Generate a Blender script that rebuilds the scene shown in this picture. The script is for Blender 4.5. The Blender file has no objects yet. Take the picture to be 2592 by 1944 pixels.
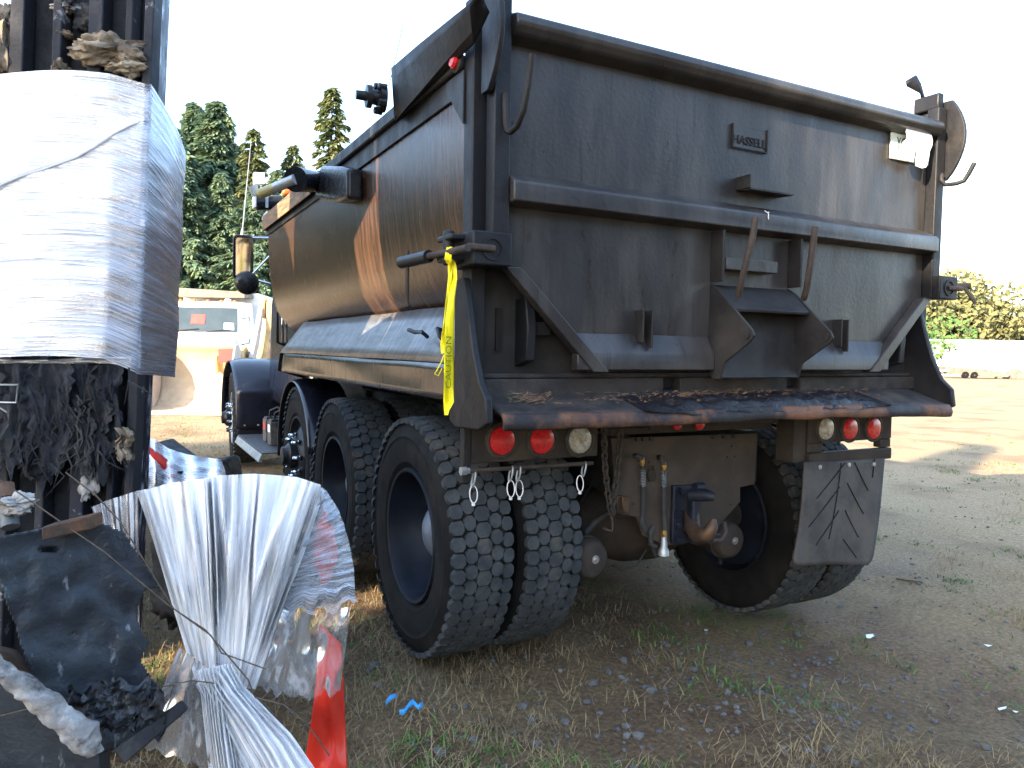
import bpy, math, random
import numpy as np
from mathutils import Vector, Matrix, noise as mnoise

# ------------------------------------------------------------------ camera, sky, sun, exposure
scene = bpy.context.scene
COL = scene.collection
CAM = Vector((-1.132, -3.103, 1.367))
AX = Vector((0.88345277, -0.0082379, 0.46844779))     # truck axes as seen by the lens (right, down, forward)
AY = Vector((-0.46825921, -0.04889454, 0.88223729))
AZ = Vector((0.01563675, -0.99876997, -0.04705349))
FPX = 1876.54
cam_data = bpy.data.cameras.new("camera")
cam_data.sensor_width = 36.0
cam_data.lens = 36.0 * FPX / 2592.0
cam_data.clip_start = 0.05
cam_data.clip_end = 3000.0
cam = bpy.data.objects.new("camera", cam_data)
COL.objects.link(cam)
rot = Matrix(((AX.x, -AX.y, -AX.z), (AY.x, -AY.y, -AY.z), (AZ.x, -AZ.y, -AZ.z)))
cam.matrix_world = Matrix.Translation(CAM) @ rot.to_4x4()
scene.camera = cam

SUN_U = Vector((0.935, 0.36, 0.0)).normalized()       # the way the light travels over the ground
SUN_ELEV = math.radians(22.0)
world = bpy.data.worlds.new("World")
scene.world = world
world.use_nodes = True
wn = world.node_tree.nodes
wl = world.node_tree.links
sky = wn.new("ShaderNodeTexSky")
sky.sky_type = 'NISHITA'
sky.sun_disc = False
sky.sun_elevation = SUN_ELEV
to_sun = -SUN_U
sky.sun_rotation = math.atan2(to_sun.x, to_sun.y)
sky.altitude = 60
sky.air_density = 1.0
sky.dust_density = 1.2
sky.ozone_density = 1.0
wn["Background"].inputs[1].default_value = 0.15
veil = wn.new("ShaderNodeMix")          # thin high haze over the whole dome
veil.data_type = 'RGBA'
veil.blend_type = 'ADD'
veil.inputs[0].default_value = 1.0
veil.inputs[7].default_value = (.66, 1.0, 1.52, 1)
wl.new(sky.outputs[0], veil.inputs[6])
wl.new(veil.outputs[2], wn["Background"].inputs[0])
sun_data = bpy.data.lights.new("sun", 'SUN')
sun_data.energy = 5.0
sun_data.angle = math.radians(0.5)
sun_data.color = (1.0, 0.83, 0.60)
sun = bpy.data.objects.new("sun", sun_data)
COL.objects.link(sun)
ldir = Vector((SUN_U.x * math.cos(SUN_ELEV), SUN_U.y * math.cos(SUN_ELEV), -math.sin(SUN_ELEV)))
sun.rotation_euler = ldir.to_track_quat('-Z', 'Y').to_euler()
scene.view_settings.view_transform = 'Standard'
scene.view_settings.look = 'None'
scene.view_settings.gamma = 1.0
scene.view_settings.use_curve_mapping = False
scene.view_settings.exposure = 2.35
scene.render.engine = 'CYCLES'
scene.cycles.max_bounces = 5
scene.cycles.transparent_max_bounces = 10
scene.cycles.use_denoising = True

# ------------------------------------------------------------------ measuring helpers
def ray(px, py):
    c = Vector((px - 1296.0, py - 972.0, FPX))
    return Vector((AX.dot(c), AY.dot(c), AZ.dot(c))) / FPX
def P(px, py, axis, val):
    """point of the photograph on the real plane axis = val"""
    d = ray(px, py)
    k = "XYZ".index(axis)
    return CAM + d * ((val - CAM[k]) / d[k])
def D(px, py, depth):
    """point of the photograph at a distance from the camera"""
    return CAM + ray(px, py) * depth
def Z(ox, oy, s):
    return lambda x, y: (ox + s * x, oy + s * y)
YAW = -math.atan2(ray(1296, 972).x, ray(1296, 972).y)

# ------------------------------------------------------------------ materials
MATS = {}
def new_mat(name):
    m = bpy.data.materials.new(name)
    m.use_nodes = True
    nt = m.node_tree
    return m, nt, nt.nodes["Principled BSDF"]
def ramp(nt, fac, stops):
    r = nt.nodes.new("ShaderNodeValToRGB")
    el = r.color_ramp.elements
    while len(el) < len(stops):
        el.new(0.5)
    for e, (p, c) in zip(el, stops):
        e.position = p
        e.color = (c[0], c[1], c[2], 1) if hasattr(c, "__len__") else (c, c, c, 1)
    nt.links.new(fac, r.inputs[0])
    return r.outputs[0]
def noise_tex(nt, scale, detail=6, rough=0.6, stretch=(1, 1, 1), coord="Object", dist=0.0, seed=0.0):
    tc = nt.nodes.new("ShaderNodeTexCoord")
    mp = nt.nodes.new("ShaderNodeMapping")
    mp.inputs["Scale"].default_value = stretch
    mp.inputs["Location"].default_value = (seed, seed * .7, seed * 1.3)
    nt.links.new(tc.outputs[coord], mp.inputs[0])
    n = nt.nodes.new("ShaderNodeTexNoise")
    n.inputs["Scale"].default_value = scale
    n.inputs["Detail"].default_value = detail
    n.inputs["Roughness"].default_value = rough
    n.inputs["Distortion"].default_value = dist
    nt.links.new(mp.outputs[0], n.inputs["Vector"])
    return n.outputs[0]
def mixc(nt, fac, a, b, mode='MIX'):
    m = nt.nodes.new("ShaderNodeMix")
    m.data_type = 'RGBA'
    m.blend_type = mode
    for sock, v in ((m.inputs[0], fac), (m.inputs[6], a), (m.inputs[7], b)):
        if hasattr(v, "links") or hasattr(v, "is_linked"):
            nt.links.new(v, sock)
        elif hasattr(v, "__len__"):
            sock.default_value = (v[0], v[1], v[2], 1)
        else:
            sock.default_value = v
    return m.outputs[2]
def M(name, c1, c2=None, c3=None, scale=6, rough=(.5, .7), metal=0.0, bump=0.0, bscale=60, stretch=(1, 1, 1),
      lo=.4, hi=.6, scale3=2.0, lo3=.55, hi3=.7, stretch3=(1, 1, 1), coat=0.0, spec=.22, bstretch=(1, 1, 1), seed=0.0, coat_rough=.15,
      c4=None, scale4=8, stretch4=(1, 1, 1), lo4=.6, hi4=.68):
    m, nt, b = new_mat(name)
    MATS[name] = m
    b.inputs["Metallic"].default_value = metal
    b.inputs["Specular IOR Level"].default_value = spec
    col = None
    n1 = noise_tex(nt, scale, stretch=stretch, seed=seed)
    if c2 is None:
        c2 = tuple(x * .75 for x in c1)
    col = ramp(nt, n1, [(lo, c1), (hi, c2)])
    if c3 is not None:
        n3 = noise_tex(nt, scale3, stretch=stretch3, seed=seed + 5.3, detail=8, rough=.65)
        f3 = ramp(nt, n3, [(lo3, 0.0), (hi3, 1.0)])
        col = mixc(nt, f3, col, c3)
    if c4 is not None:
        n4 = noise_tex(nt, scale4, stretch=stretch4, seed=seed + 8.7, detail=5, rough=.6)
        col = mixc(nt, ramp(nt, n4, [(lo4, 0.0), (hi4, 1.0)]), col, c4)
    nt.links.new(col, b.inputs["Base Color"])
    nr = noise_tex(nt, scale * 1.7, stretch=stretch, seed=seed + 2.1)
    rr = ramp(nt, nr, [(.3, rough[0]), (.7, rough[1])])
    nt.links.new(rr, b.inputs["Roughness"])
    if coat:
        b.inputs["Coat Weight"].default_value = coat
        b.inputs["Coat Roughness"].default_value = coat_rough
    if bump:
        nb = noise_tex(nt, bscale, stretch=bstretch, seed=seed + 1.0, detail=4)
        bp = nt.nodes.new("ShaderNodeBump")
        bp.inputs["Strength"].default_value = bump
        bp.inputs["Distance"].default_value = 0.01
        nt.links.new(nb, bp.inputs["Height"])
        nt.links.new(bp.outputs[0], b.inputs["Normal"])
    return m

# truck paints and metals
M("tar_side", (.072, .036, .021), (.020, .011, .008), (.10, .050, .030), scale=9, stretch=(1, 7, .45), rough=(.14, .28), bump=.22,
  bscale=16, bstretch=(1, 9, .5), scale3=5, stretch3=(1, 8, .35), lo3=.56, hi3=.72, spec=.36)
M("tar_post", (.013, .013, .015), (.008, .008, .010), (.028, .025, .024), scale=7, rough=(.38, .6), bump=.2, bscale=40, stretch=(1, 1, .4))
M("gate_paint", (.036, .032, .030), (.020, .018, .018), (.058, .053, .050), spec=.38, scale=4, stretch=(1.6, 1, .55), rough=(.26, .42), bump=.12,
  bscale=55, scale3=2.2, stretch3=(2.2, 1, .5), lo3=.5, hi3=.75, seed=3.0, c4=(.018, .016, .016), scale4=5, stretch4=(9, 1, .35), lo4=.58, hi4=.70)
M("gate_dark", (.022, .020, .019), (.013, .012, .012), (.038, .034, .031), scale=5, rough=(.5, .72), bump=.2, bscale=70, seed=1.0)
M("apron_steel", (.040, .034, .031), (.020, .018, .018), (.065, .05, .038), scale=8, rough=(.5, .75), bump=.5, bscale=45, scale3=5, seed=8.0)
M("tar_gloss", (.009, .009, .012), (.014, .012, .012), scale=14, rough=(.25, .5), bump=.8, bscale=50)
M("lip_rust", (.135, .062, .032), (.075, .038, .026), (.018, .016, .017), scale=11, stretch=(1, 1, .35), rough=(.5, .75), bump=.3, bscale=60,
  scale3=2.6, lo3=.47, hi3=.55, seed=2.0)
M("fender_steel", (.15, .15, .155), (.085, .082, .08), (.25, .25, .26), spec=.5, scale=6, stretch=(6, .8, 1), rough=(.28, .42), metal=.35, bump=.12,
  bscale=20, bstretch=(1, 8, 1), scale3=5, stretch3=(.8, 8, .8), lo3=.5, hi3=.72)
M("skirt_steel", (.10, .088, .078), (.07, .062, .056), (.13, .12, .11), scale=4, stretch=(1, 3, .6), rough=(.18, .3), metal=.6, bump=.06, bscale=14,
  bstretch=(1, 4, .6), seed=4.0)
M("frame_dirt", (.042, .032, .025), (.026, .021, .018), (.062, .046, .034), scale=7, rough=(.7, .9), bump=.25, bscale=80)
M("hitch_plate", (.062, .047, .036), (.042, .033, .026), (.085, .065, .05), scale=5, rough=(.65, .85), bump=.15, bscale=60, scale3=3)
M("chassis_black", (.010, .010, .010), (.018, .016, .015), spec=.1, scale=9, rough=(.55, .8), bump=.2)
M("pintle", (.012, .014, .022), (.018, .020, .030), (.05, .035, .026), scale=8, rough=(.4, .6), bump=.15, lo3=.6, hi3=.7, scale3=7)
M("worn_steel", (.10, .06, .035), (.05, .035, .028), scale=12, rough=(.4, .6), metal=.4)
M("rusty_bar", (.055, .040, .032), (.035, .027, .023), scale=18, rough=(.6, .8), bump=.2)
M("chain_steel", (.055, .04, .03), (.03, .025, .022), scale=30, rough=(.5, .75), bump=.2)
M("brass", (.55, .33, .10), (.40, .22, .07), scale=25, rough=(.3, .5), metal=.9)
M("spring_steel", (.5, .5, .48), (.35, .34, .33), scale=30, rough=(.3, .5), metal=.85)
M("hose_rubber", (.045, .042, .04), (.03, .028, .027), scale=30, rough=(.6, .8))
M("chrome", (.7, .7, .72), (.6, .6, .62), scale=4, rough=(.08, .16), metal=1.0)
M("grey_steel", (.22, .22, .22), (.15, .15, .15), scale=8, rough=(.4, .6), metal=.5)
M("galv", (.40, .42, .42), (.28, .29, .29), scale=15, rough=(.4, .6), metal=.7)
M("tyre_side", (.008, .008, .008), (.013, .012, .0115), (.026, .022, .018), spec=.1, scale=9, rough=(.7, .9), bump=.15, bscale=90, scale3=4)
M("tyre_tread", (.030, .033, .036), (.048, .051, .053), (.085, .075, .060), spec=.15, scale=14, rough=(.75, .95), bump=.25, bscale=120, scale3=7)
M("rim_navy", (.006, .007, .011), (.009, .012, .020), (.025, .028, .036), scale=6, rough=(.35, .55), bump=.1, scale3=4, lo3=.6)
M("hub_grey", (.20, .22, .26), (.14, .155, .18), scale=10, rough=(.4, .6), metal=.3)
M("navy_paint", (.010, .011, .020), (.014, .015, .026), (.035, .033, .034), scale=3, rough=(.22, .38), coat=.4, scale3=6, lo3=.62, hi3=.75)
M("black_paint", (.010, .011, .013), (.016, .016, .018), scale=6, rough=(.3, .5))
M("black_plastic", (.012, .012, .014), (.02, .02, .022), scale=20, rough=(.2, .35))
M("board_wood", (.22, .14, .075), (.12, .075, .045), (.055, .04, .03), scale=9, stretch=(4, .6, 6), rough=(.6, .8), bump=.4, bscale=40,
  bstretch=(1, .25, 3), scale3=9, stretch3=(1, 1.2, 3), lo3=.55, hi3=.62)
M("red_lens", (.55, .015, .02), (.40, .012, .015), (.12, .03, .03), scale=40, rough=(.15, .35), coat=.6, scale3=60, lo3=.58, hi3=.66)
M("clear_lens", (.40, .38, .34), (.22, .19, .15), (.12, .09, .06), scale=45, rough=(.15, .4), coat=.6, scale3=30, lo3=.55, hi3=.68)
M("amber_lens", (.62, .16, .02), (.5, .12, .02), scale=30, rough=(.15, .3), coat=.5)
M("grommet", (.03, .028, .025), (.05, .042, .035), scale=30, rough=(.6, .85))
M("flap_rubber", (.062, .058, .054), (.036, .034, .032), (.09, .062, .04), scale=5, rough=(.6, .85), bump=.2, bscale=70, scale3=4.5, stretch3=(1, 1, .7), lo3=.54, hi3=.68)
M("zip_white", (.75, .72, .70), (.6, .57, .55), scale=20, rough=(.4, .5))
M("plate_white", (.62, .66, .60), (.55, .60, .55), scale=12, rough=(.4, .5))
M("plate_ink", (.03, .06, .12), (.03, .05, .10), scale=5, rough=(.5, .6))
M("paper_white", (.85, .85, .84), (.78, .78, .78), scale=8, rough=(.8, .9))
M("tape_yellow", (.80, .66, .01), (.70, .58, .01), scale=9, rough=(.25, .4))
M("tape_ink", (.14, .17, .02), (.10, .12, .02), scale=9, rough=(.4, .5))
M("white_paint", (.78, .77, .74), (.70, .69, .66), (.55, .53, .48), scale=2, rough=(.3, .45), coat=.3, scale3=3, lo3=.6, hi3=.8)
M("silver_arm", (.55, .56, .56), (.45, .45, .44), scale=12, rough=(.3, .5), metal=.4)
M("silver_arm_end", (.6, .5, .2), (.5, .42, .2), scale=12, rough=(.4, .6))
M("orange_cap", (.65, .12, .03), (.55, .1, .03), scale=8, rough=(.4, .5))
M("battery_case", (.05, .05, .05), (.12, .11, .10), scale=15, rough=(.5, .7))
M("diamond_plate", (.10, .10, .10), (.06, .06, .06), scale=20, rough=(.35, .55), metal=.5, bump=.5, bscale=130)
# loader / far vehicles
M("loader_yellow", (.55, .36, .14), (.44, .29, .12), (.32, .22, .14), scale=4, rough=(.55, .75), bump=.15, scale3=3)
M("bucket_worn", (.52, .42, .29), (.42, .34, .24), (.32, .27, .21), scale=3, rough=(.5, .7), bump=.2, scale3=5, stretch3=(1, 1, .4))
M("loader_grey", (.42, .38, .34), (.34, .31, .28), scale=4, rough=(.5, .7))
M("dark_glass", (.02, .03, .03), (.03, .04, .04), scale=2, rough=(.03, .06), spec=.8)
M("red_card", (.60, .06, .05), (.5, .05, .05), scale=5, rough=(.6, .8))
M("grille_dark", (.03, .03, .03), (.05, .05, .05), scale=5, rough=(.5, .7))
M("emblem_blue", (.03, .08, .25), (.03, .07, .2), scale=5, rough=(.3, .4))
M("dark_machine", (.12, .10, .085), (.18, .15, .12), scale=3, rough=(.6, .8))
# wreck
M("char_black", (.008, .009, .012), (.018, .018, .020), (.05, .046, .042), scale=7, rough=(.5, .85), bump=.6, bscale=25, scale3=4, lo3=.58, hi3=.72)
M("char_post", (.010, .013, .028), (.018, .022, .045), (.42, .45, .50), scale=9, rough=(.45, .7), bump=.4, bscale=40, scale3=9, stretch3=(1, 1, .6), lo3=.54, hi3=.60)
M("char_rib", (.018, .020, .028), (.035, .034, .036), (.26, .26, .27), scale=6, stretch=(1, 1, .4), rough=(.5, .8), bump=.4, bscale=30, scale3=11, lo3=.62, hi3=.68)
M("insulation", (.24, .18, .12), (.10, .08, .062), (.48, .40, .30), scale=8, stretch=(1, 1, 2.2), rough=(.85, .98), bump=.9, bscale=30, scale3=5, lo3=.5, hi3=.7)
M("insulation_dark", (.030, .031, .035), (.014, .015, .019), (.085, .078, .072), scale=7, rough=(.85, .98), bump=.9, bscale=30, scale3=6, stretch3=(1, 1, .4), lo3=.55, hi3=.75)
M("burnt_sheet", (.026, .033, .040), (.016, .019, .026), (.16, .17, .18), scale=5, rough=(.35, .65), bump=.35, bscale=60, metal=.2, scale3=14, stretch3=(1.5, 1, .6), lo3=.61, hi3=.68, spec=.35)
M("rusted_plate", (.13, .065, .035), (.05, .035, .028), (.30, .20, .10), scale=9, rough=(.6, .85), bump=.4, bscale=50, scale3=9, lo3=.6, hi3=.72)
M("bar_grey", (.12, .13, .14), (.075, .08, .085), (.20, .14, .08), scale=8, rough=(.4, .65), metal=.3, bump=.2, scale3=7, lo3=.6, hi3=.72)
M("red_plastic", (.62, .035, .018), (.50, .025, .016), scale=3, rough=(.25, .4))
M("wire_rust", (.10, .075, .05), (.06, .05, .04), scale=40, rough=(.5, .7), metal=.4)
M("foam_white", (.34, .32, .30), (.17, .16, .155), (.05, .048, .05), scale=18, rough=(.8, .95), bump=.9, bscale=30, scale3=7, lo3=.52, hi3=.62)
M("blue_ribbon", (.05, .30, .62), (.04, .24, .5), scale=9, rough=(.3, .45))
M("scrap_white", (.70, .70, .68), (.6, .6, .58), scale=9, rough=(.5, .6))
# vegetation and ground bits
M("bark", (.09, .065, .045), (.05, .038, .028), scale=6, stretch=(3, 3, .5), rough=(.8, .95), bump=.6, bscale=20)
M("straw", (.27, .20, .105), (.17, .12, .065), (.12, .08, .045), scale=2.5, rough=(.7, .9), scale3=7, lo3=.5)
M("weed_green", (.075, .15, .03), (.05, .10, .025), (.12, .16, .04), scale=3, rough=(.6, .8))
M("needles_dead", (.25, .13, .06), (.14, .08, .045), (.12, .14, .06), scale=14, rough=(.7, .9), scale3=3, lo3=.58)
M("stone_grey", (.10, .096, .092), (.065, .064, .065), (.15, .14, .125), scale=9, rough=(.75, .95), bump=.3, bscale=60, scale3=3)
M("hill_green", (.06, .075, .03), (.045, .06, .025), scale=.3, rough=(.9, 1))

def foliage(name, c1, c2, c3, scale=.9):
    m, nt, b = new_mat(name)
    MATS[name] = m
    n = noise_tex(nt, scale, detail=3, coord="Object")
    col = ramp(nt, n, [(.35, c1), (.5, c2), (.68, c3)])
    nt.links.new(col, b.inputs["Base Color"])
    b.inputs["Roughness"].default_value = .75
    b.inputs["Specular IOR Level"].default_value = .25
    tr = nt.nodes.new("ShaderNodeBsdfTranslucent")
    nt.links.new(col, tr.inputs[0])
    mx = nt.nodes.new("ShaderNodeMixShader")
    mx.inputs[0].default_value = .25
    nt.links.new(b.outputs[0], mx.inputs[1])
    nt.links.new(tr.outputs[0], mx.inputs[2])
    nt.links.new(mx.outputs[0], nt.nodes["Material Output"].inputs[0])
foliage("fir_green", (.075, .13, .095), (.125, .19, .115), (.20, .24, .125))
foliage("fir_light", (.07, .105, .05), (.13, .155, .065), (.20, .20, .085))
foliage("leaf_yellow", (.07, .08, .02), (.13, .13, .035), (.20, .17, .05), 1.2)
foliage("leaf_olive", (.10, .11, .045), (.16, .155, .065), (.24, .21, .09), .8)

def film_mat(name, stretch, scale, lo, hi, base=.12, top=.85, seed=0., bump=.6, tint=(.82, .84, .88), detail=9):
    m, nt, b = new_mat(name)
    MATS[name] = m
    n = noise_tex(nt, scale, detail=detail, rough=.68 if detail > 6 else .5, stretch=stretch, seed=seed, dist=.2, coord="UV")
    n2 = noise_tex(nt, scale * .25, detail=5, rough=.6, stretch=stretch, seed=seed + 9, coord="UV")
    add = nt.nodes.new("ShaderNodeMath")
    add.operation = 'MULTIPLY_ADD'
    add.inputs[1].default_value = .25
    nt.links.new(n2, add.inputs[0])
    mul = nt.nodes.new("ShaderNodeMath")
    mul.operation = 'MULTIPLY'
    mul.inputs[1].default_value = .85
    nt.links.new(n, mul.inputs[0])
    nt.links.new(mul.outputs[0], add.inputs[2])
    fac = ramp(nt, add.outputs[0], [(lo, base), (hi, top)])
    b.inputs["Base Color"].default_value = (*tint, 1)
    b.inputs["Roughness"].default_value = .32
    b.inputs["Specular IOR Level"].default_value = .5
    bp = nt.nodes.new("ShaderNodeBump")
    bp.inputs["Strength"].default_value = bump
    bp.inputs["Distance"].default_value = .012
    nt.links.new(n, bp.inputs["Height"])
    nt.links.new(bp.outputs[0], b.inputs["Normal"])
    tp = nt.nodes.new("ShaderNodeBsdfTransparent")
    tp.inputs[0].default_value = (.93, .94, .95, 1)
    tl = nt.nodes.new("ShaderNodeBsdfTranslucent")
    tl.inputs[0].default_value = (*tint, 1)
    mb = nt.nodes.new("ShaderNodeMixShader")
    mb.inputs[0].default_value = .3
    nt.links.new(b.outputs[0], mb.inputs[1])
    nt.links.new(tl.outputs[0], mb.inputs[2])
    gl = nt.nodes.new("ShaderNodeBsdfGlossy")
    gl.inputs["Roughness"].default_value = .12
    nt.links.new(bp.outputs[0], gl.inputs["Normal"])
    fr = nt.nodes.new("ShaderNodeFresnel")
    fr.inputs[0].default_value = 1.5
    nt.links.new(bp.outputs[0], fr.inputs["Normal"])
    mg = nt.nodes.new("ShaderNodeMixShader")
    nt.links.new(fr.outputs[0], mg.inputs[0])
    nt.links.new(tp.outputs[0], mg.inputs[1])
    nt.links.new(gl.outputs[0], mg.inputs[2])
    mx = nt.nodes.new("ShaderNodeMixShader")
    nt.links.new(fac, mx.inputs[0])
    nt.links.new(mg.outputs[0], mx.inputs[1])
    nt.links.new(mb.outputs[0], mx.inputs[2])
    nt.links.new(mx.outputs[0], nt.nodes["Material Output"].inputs[0])
film_mat("film_wrap", (.9, 34, 1), 3.0, .49, .67, .05, .80, bump=.6, tint=(.52, .60, .74))
film_mat("film_fan", (12, .5, 1), 2.2, .36, .60, .12, .97, seed=3., bump=.3, tint=(.95, .96, .99), detail=5)
film_mat("film_thin", (5, 1.6, 1), 2.0, .45, .95, .08, .50, seed=6., bump=.12)

def mirror_mat():
    m, nt, b = new_mat("mirror_glass")
    MATS["mirror_glass"] = m
    b.inputs["Metallic"].default_value = 1.0
    b.inputs["Roughness"].default_value = .05
    b.inputs["Base Color"].default_value = (.95, .93, .85, 1)
mirror_mat()

def ground_mat():
    m, nt, b = new_mat("ground_dirt")
    MATS["ground_dirt"] = m
    n1 = noise_tex(nt, .9, detail=10, rough=.62)
    n2 = noise_tex(nt, 6, detail=8, rough=.7, seed=4)
    n3 = noise_tex(nt, .55, detail=8, rough=.6, seed=11)
    n4 = noise_tex(nt, 45, detail=6, rough=.75, seed=2)
    dirt = ramp(nt, n4, [(.3, (.034, .019, .010)), (.55, (.098, .056, .031)), (.75, (.17, .11, .065))])
    straw = ramp(nt, n4, [(.3, (.065, .043, .022)), (.55, (.165, .112, .058)), (.75, (.29, .215, .12))])
    grav = ramp(nt, n4, [(.3, (.045, .04, .037)), (.55, (.11, .10, .092)), (.75, (.22, .205, .19))])
    green = ramp(nt, n4, [(.3, (.022, .035, .012)), (.7, (.09, .12, .035))])
    f1 = ramp(nt, n1, [(.42, 0.), (.60, 1.)])
    c = mixc(nt, f1, dirt, straw)
    f3 = ramp(nt, n3, [(.60, 0.), (.72, .7)])
    c = mixc(nt, f3, c, grav)
    f2 = ramp(nt, n2, [(.60, 0.), (.72, .6)])
    c = mixc(nt, f2, c, green)
    # away from the truck the lot pales: dry straw, lightened further to look sunlit
    tc = nt.nodes.new("ShaderNodeTexCoord")
    sep = nt.nodes.new("ShaderNodeSeparateXYZ")
    nt.links.new(tc.outputs["Object"], sep.inputs[0])
    mr = nt.nodes.new("ShaderNodeMapRange")
    mr.inputs[1].default_value = 1.5
    mr.inputs[2].default_value = 6.0
    nt.links.new(sep.outputs[0], mr.inputs[0])
    nb = nt.nodes.new("ShaderNodeMath")
    nb.operation = 'MULTIPLY'
    mr2 = nt.nodes.new("ShaderNodeMapRange")
    mr2.inputs[1].default_value = 4.0
    mr2.inputs[2].default_value = 8.5
    nt.links.new(sep.outputs[1], mr2.inputs[0])
    mxm = nt.nodes.new("ShaderNodeMath")
    mxm.operation = 'MAXIMUM'
    mr3 = nt.nodes.new("ShaderNodeMapRange")  # paler behind the camera so the mirror reflects brighter ground
    mr3.inputs[1].default_value = -4.0
    mr3.inputs[2].default_value = -7.0
    nt.links.new(sep.outputs[1], mr3.inputs[0])
    mxn = nt.nodes.new("ShaderNodeMath")
    mxn.operation = 'MAXIMUM'
    nt.links.new(mr.outputs[0], mxn.inputs[0])
    nt.links.new(mr3.outputs[0], mxn.inputs[1])
    nt.links.new(mxn.outputs[0], mxm.inputs[0])
    nt.links.new(mr2.outputs[0], mxm.inputs[1])
    nt.links.new(mxm.outputs[0], nb.inputs[0])
    nt.links.new(ramp(nt, n1, [(.3, .35), (.5, .8)]), nb.inputs[1])
    pale = ramp(nt, n4, [(.3, (.20, .135, .07)), (.55, (.40, .285, .165)), (.75, (.56, .44, .29))])
    c = mixc(nt, nb.outputs[0], c, pale)
    nt.links.new(c, b.inputs["Base Color"])
    b.inputs["Roughness"].default_value = .95
    b.inputs["Specular IOR Level"].default_value = .2
    bp = nt.nodes.new("ShaderNodeBump")
    bp.inputs["Strength"].default_value = .8
    bp.inputs["Distance"].default_value = .03
    nt.links.new(n4, bp.inputs["Height"])
    nt.links.new(bp.outputs[0], b.inputs["Normal"])
ground_mat()
def glass_mat():
    m, nt, b = new_mat("windshield")
    MATS["windshield"] = m
    b.inputs["Base Color"].default_value = (.02, .03, .03, 1)
    b.inputs["Roughness"].default_value = .03
    tp = nt.nodes.new("ShaderNodeBsdfTransparent")
    tp.inputs[0].default_value = (.75, .8, .78, 1)
    mx = nt.nodes.new("ShaderNodeMixShader")
    mx.inputs[0].default_value = .35
    nt.links.new(tp.outputs[0], mx.inputs[1])
    nt.links.new(b.outputs[0], mx.inputs[2])
    nt.links.new(mx.outputs[0], nt.nodes["Material Output"].inputs[0])
glass_mat()

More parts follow.
